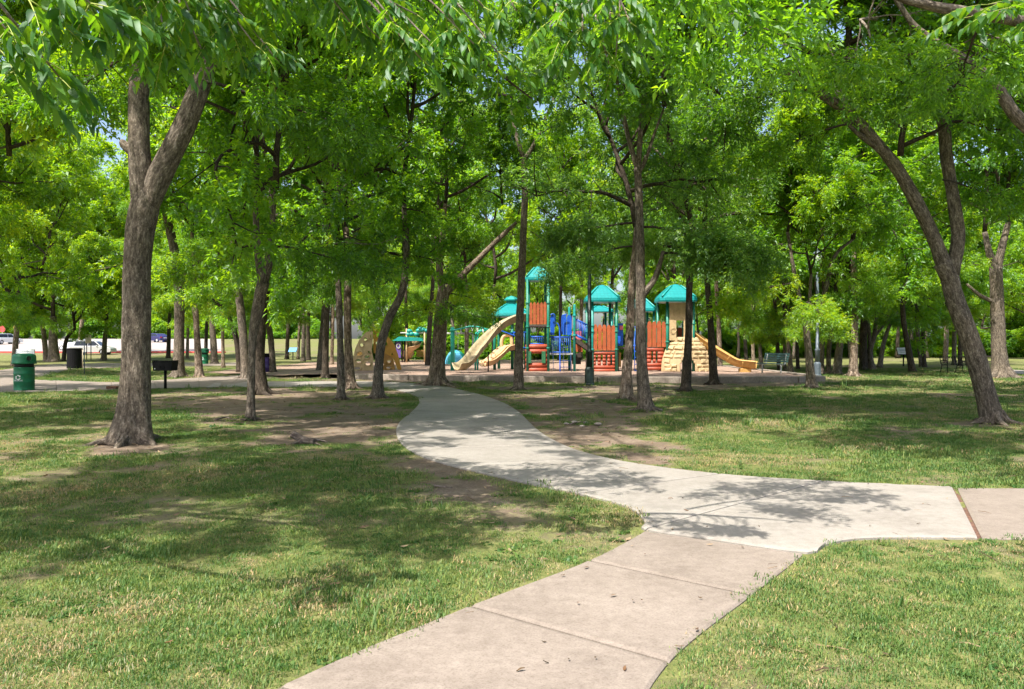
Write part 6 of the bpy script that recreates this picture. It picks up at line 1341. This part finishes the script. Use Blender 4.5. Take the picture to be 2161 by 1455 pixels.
# ------------------------------------------------------------------ pecan boughs hanging into the top of the picture, close to the camera
PB = Vector((-7.2, 4.4, -.03)); PEC = empty('pecan_tree', PB, 'pecan tree standing left of the picture whose long leaves hang across the top', 'tree')
mb = MB(); tp = catmull([PB, PB + Vector((.05, 0, 1.5)), PB + Vector((.2, -.05, 3.0)), PB + Vector((.4, -.1, 4.3)), PB + Vector((.5, 0, 6))], 50)
mb.tube(tp, list(np.linspace(.27, .17, 50)), 24, True, lambda a, q: 1 + .45 * math.exp(-q / .25), .012, 77)
LA = catmull([tp[30], (-5.0, 5.0, 3.9), (-3.2, 4.5, 3.95), (-1.6, 4.6, 3.80), (-.2, 4.85, 3.72), (.6, 4.75, 3.62), (1.1, 4.6, 3.55)], 60); mb.tube(LA, list(np.linspace(.065, .014, 60)), 12, True, None, .006, 78)
LB = catmull([tp[28], (-5.2, 4.6, 3.5), (-3.6, 3.7, 3.25), (-2.6, 3.3, 3.15), (-1.7, 3.4, 3.1)], 40); mb.tube(LB, list(np.linspace(.045, .010, 40)), 10, True, None, .005, 79)
mb.build('trunk', BARK, PEC, PB, True, True)
for kd, at, s_, rz in (('n', tp[-1], 1.0, .3), ('s', (-5.6, 4.6, 5.2), 1.0, 2.0)):  # second crown is added out of view to thicken the lawn shade
    o = link('crown', CROWN[kd][1], PEC, Vector(at) - PB); o.rotation_euler = (0, 0, rz); o.scale = (s_,) * 3
for kd, at, s_, rz in (('p', (.1, 4.9, 3.95), .7, .5), ('p', (-4.2, 4.8, 4.4), .9, .4), ('p', (-4.6, 4.6, 4.6), .9, -.3), ('p', (-2.4, 5.0, 4.5), .85, .7), ('p', (-2.6, 4.8, 4.6), .8, 1.6), ('p', (-3.6, 4.9, 4.6), .9, 1.2)):  # boughs above the frame, added for the leaf shadows they cast
    o = link('bough', BOUGH[kd][1], PEC, Vector(at) - PB); o.rotation_euler = (0, -.05, rz); o.scale = (s_,) * 3
def leaf_proto(i):
    g = np.random.default_rng(i + 900); n_ = 7; V = []; F = []; cv = g.uniform(.12, .34); dr = g.uniform(.10, .38); fold = g.uniform(.05, .16); wv = g.uniform(0, 6)
    for k in range(n_ + 1):
        t = k / n_; w_ = .40 * (math.sin(math.pi * min(1, t ** .72)) ** .75) * (1 - .12 * t) if 0 < t < 1 else .012
        x = t; y = cv * (t * t - .2 * t); z = -dr * t * t; h = fold * w_ + .012 * math.sin(wv + t * 9)
        V += [(x, y - w_ / 2, z + h), (x, y, z), (x, y + w_ / 2, z + h)]
    for k in range(n_):
        for q in range(2): F.append((k*3+q, k*3+q+1, k*3+q+4, k*3+q+3))
    return np.array(V), np.array(F)
LP = [leaf_proto(i) for i in range(7)]
LM = []
for i in range(21):
    V, F = LP[i % 7]; me = tri_mesh('leaf', V, F, LF_NEAR, np.full(len(V), (i * .618) % 1)); me.polygons.foreach_set('use_smooth', [True] * len(me.polygons)); LM.append(me)
RACH = plastic('leaf_stalk', (.30, .36, .06), .6)
g6 = np.random.default_rng(42); n_leaf = 0
def frame(d, up):
    d = Vector(d).normalized(); s = Vector(up).cross(d)
    if s.length < 1e-3: s = Vector((1, 0, 0)).cross(d)
    s.normalize(); u = d.cross(s); return Matrix((d, s, u)).transposed()
def PU(px, py, Y): return P(px, py * .82 - 42, Y)
def cluster(par, org, c, limb, nf, solo, sz=1.0, out=None):
    """a twig from the limb to c, nf compound leaves at its end"""
    global n_leaf
    c = np.array(c); j = int(np.argmin(np.linalg.norm(limb - c, axis=1))); j = max(0, j - int(g6.integers(2, 7))); p0 = limb[j]
    dv = c - p0; tw = catmull([p0, p0 + dv * .45 + np.array([0, 0, .10]) + g6.normal(0, .04, 3), c], 10); mb = MB(); mb.tube(tw, list(np.linspace(.0095, .0045, 10)), 6); mb.build('twig', BARK_TW, par, org, True, True)
    t_d = norm(tw[-1] - tw[-3]); VV = []; FF = []; TT = []; nv = 0
    for f in range(nf):
        az = f / nf * 6.283 + g6.uniform(0, 1); d = norm(t_d * .8 + np.array([math.cos(az), math.sin(az) * .8, g6.uniform(-.35, .45)]))
        ln = g6.uniform(.30, .46) * sz; q0 = tw[-1 - int(g6.integers(0, 3))]; rp = [q0]; dd = d.copy()
        for k in range(9): dd = norm(dd + np.array([0, 0, -.075])); rp.append(rp[-1] + dd * ln / 9)
        rp = np.array(rp); mb = MB(); mb.tube(rp, list(np.linspace(.0032, .0014, 10)), 5); fr = mb.build('frond', RACH, par, org, True)
        nl = int(g6.integers(9, 14))
        for k in range(nl):
            t = .18 + .82 * k / (nl - 1); i = min(int(t * 9), 8); p = rp[i] + (rp[i+1] - rp[i]) * (t * 9 - i); a = norm(rp[i+1] - rp[i]); sd = norm(np.cross(a, [0, 0, 1.0]) + 1e-5) * (1 if k % 2 else -1)
            dl = a * .55 + sd * .75 + np.array([0, 0, -.38]) + g6.normal(0, .2, 3)
            if k == nl - 1: dl = a + np.array([0, 0, -.3])
            L_ = g6.uniform(.085, .135) * sz * (.75 + .5 * math.sin(math.pi * min(1, t * .9 + .1))); up = np.array([0, 0, 1.0]) + sd * .5 + g6.normal(0, .25, 3)
            M = frame(dl, up); sc = Vector((L_, L_ * (1 if k % 2 else -1), L_))
            pi = int(g6.integers(21))
            if solo and n_leaf < 300:
                o = link('leaf', LM[pi], fr); o.location = Vector(p) - Vector(org); o.rotation_euler = M.to_euler(); o.scale = (L_, L_, L_); n_leaf += 1
            else:
                V, F = LP[pi % 7]; A = np.array(M); VV.append((V * L_) @ A.T + p - np.array(org)); FF.append(F + nv); nv += len(V); TT.append(np.full(len(V), g6.random()))
    if VV:
        me = tri_mesh('leaf_spray', np.concatenate(VV), np.concatenate(FF), LF_NEAR, np.concatenate(TT)); me.polygons.foreach_set('use_smooth', [True] * len(me.polygons)); o = link('leaf_spray', me, par); tag(o, kind='stuff')
near = [(60,50,3.3),(15,130,3.2),(120,115,3.5),(190,60,3.5),(245,105,3.7),(35,230,3.5),(125,250,3.7)]
for q in near: cluster(PEC, PB, PU(*q), LB, 5, True, .76)
for q in [(330,30,4.2),(300,80,4.2),(400,80,4.3),(350,165,4.4),(430,190,4.4),(480,110,4.5),(540,170,4.6),(590,215,4.7),(560,50,4.8),(640,20,4.8),(420,30,4.5)]: cluster(PEC, PB, PU(*q), LA, 4, False, .68)
for q in [(700,30,4.8),(760,60,4.8),(820,45,4.9),(880,90,4.8),(860,150,4.7),(960,115,4.7),(1020,70,4.8),(1000,165,4.7),(930,185,4.7),(1050,185,4.8),(890,205,4.7),(740,110,4.8),(800,150,4.9)]: cluster(PEC, PB, PU(*q), LA, 4, False, .68)
for q in [(1130,30,4.6),(1200,75,4.5),(1270,30,4.4),(1310,35,4.4),(1230,145,4.5),(1290,130,4.5),(1300,195,4.5),(1195,180,4.6),(1160,125,4.6),(1285,215,4.5),(1330,110,4.4),(1090,80,4.7)]: cluster(PEC, PB, PU(*q), LA, 4, False, .68)
RT_ = [t_ for t_ in TREES if t_['label'].startswith('tree beyond the right edge whose')][0]
LR = np.array([tuple(P(px, py, 7.6)) for px, py in ((2300, 60), (2200, 20), (2120, -10), (2040, -30))])
for q in [(2085, 10, 6.6), (2140, 15, 6.4), (2050, 35, 7.0), (2170, 40, 6.4)]: cluster(RT_, RT_.location, P(*q), LR, 4, False)
print('single leaves', n_leaf, 'objects', len(bpy.data.objects), 'tris', sum(sum(len(p.vertices) - 2 for p in m_.polygons) if len(m_.polygons) < 3000 else len(m_.polygons) for m_ in bpy.data.meshes))
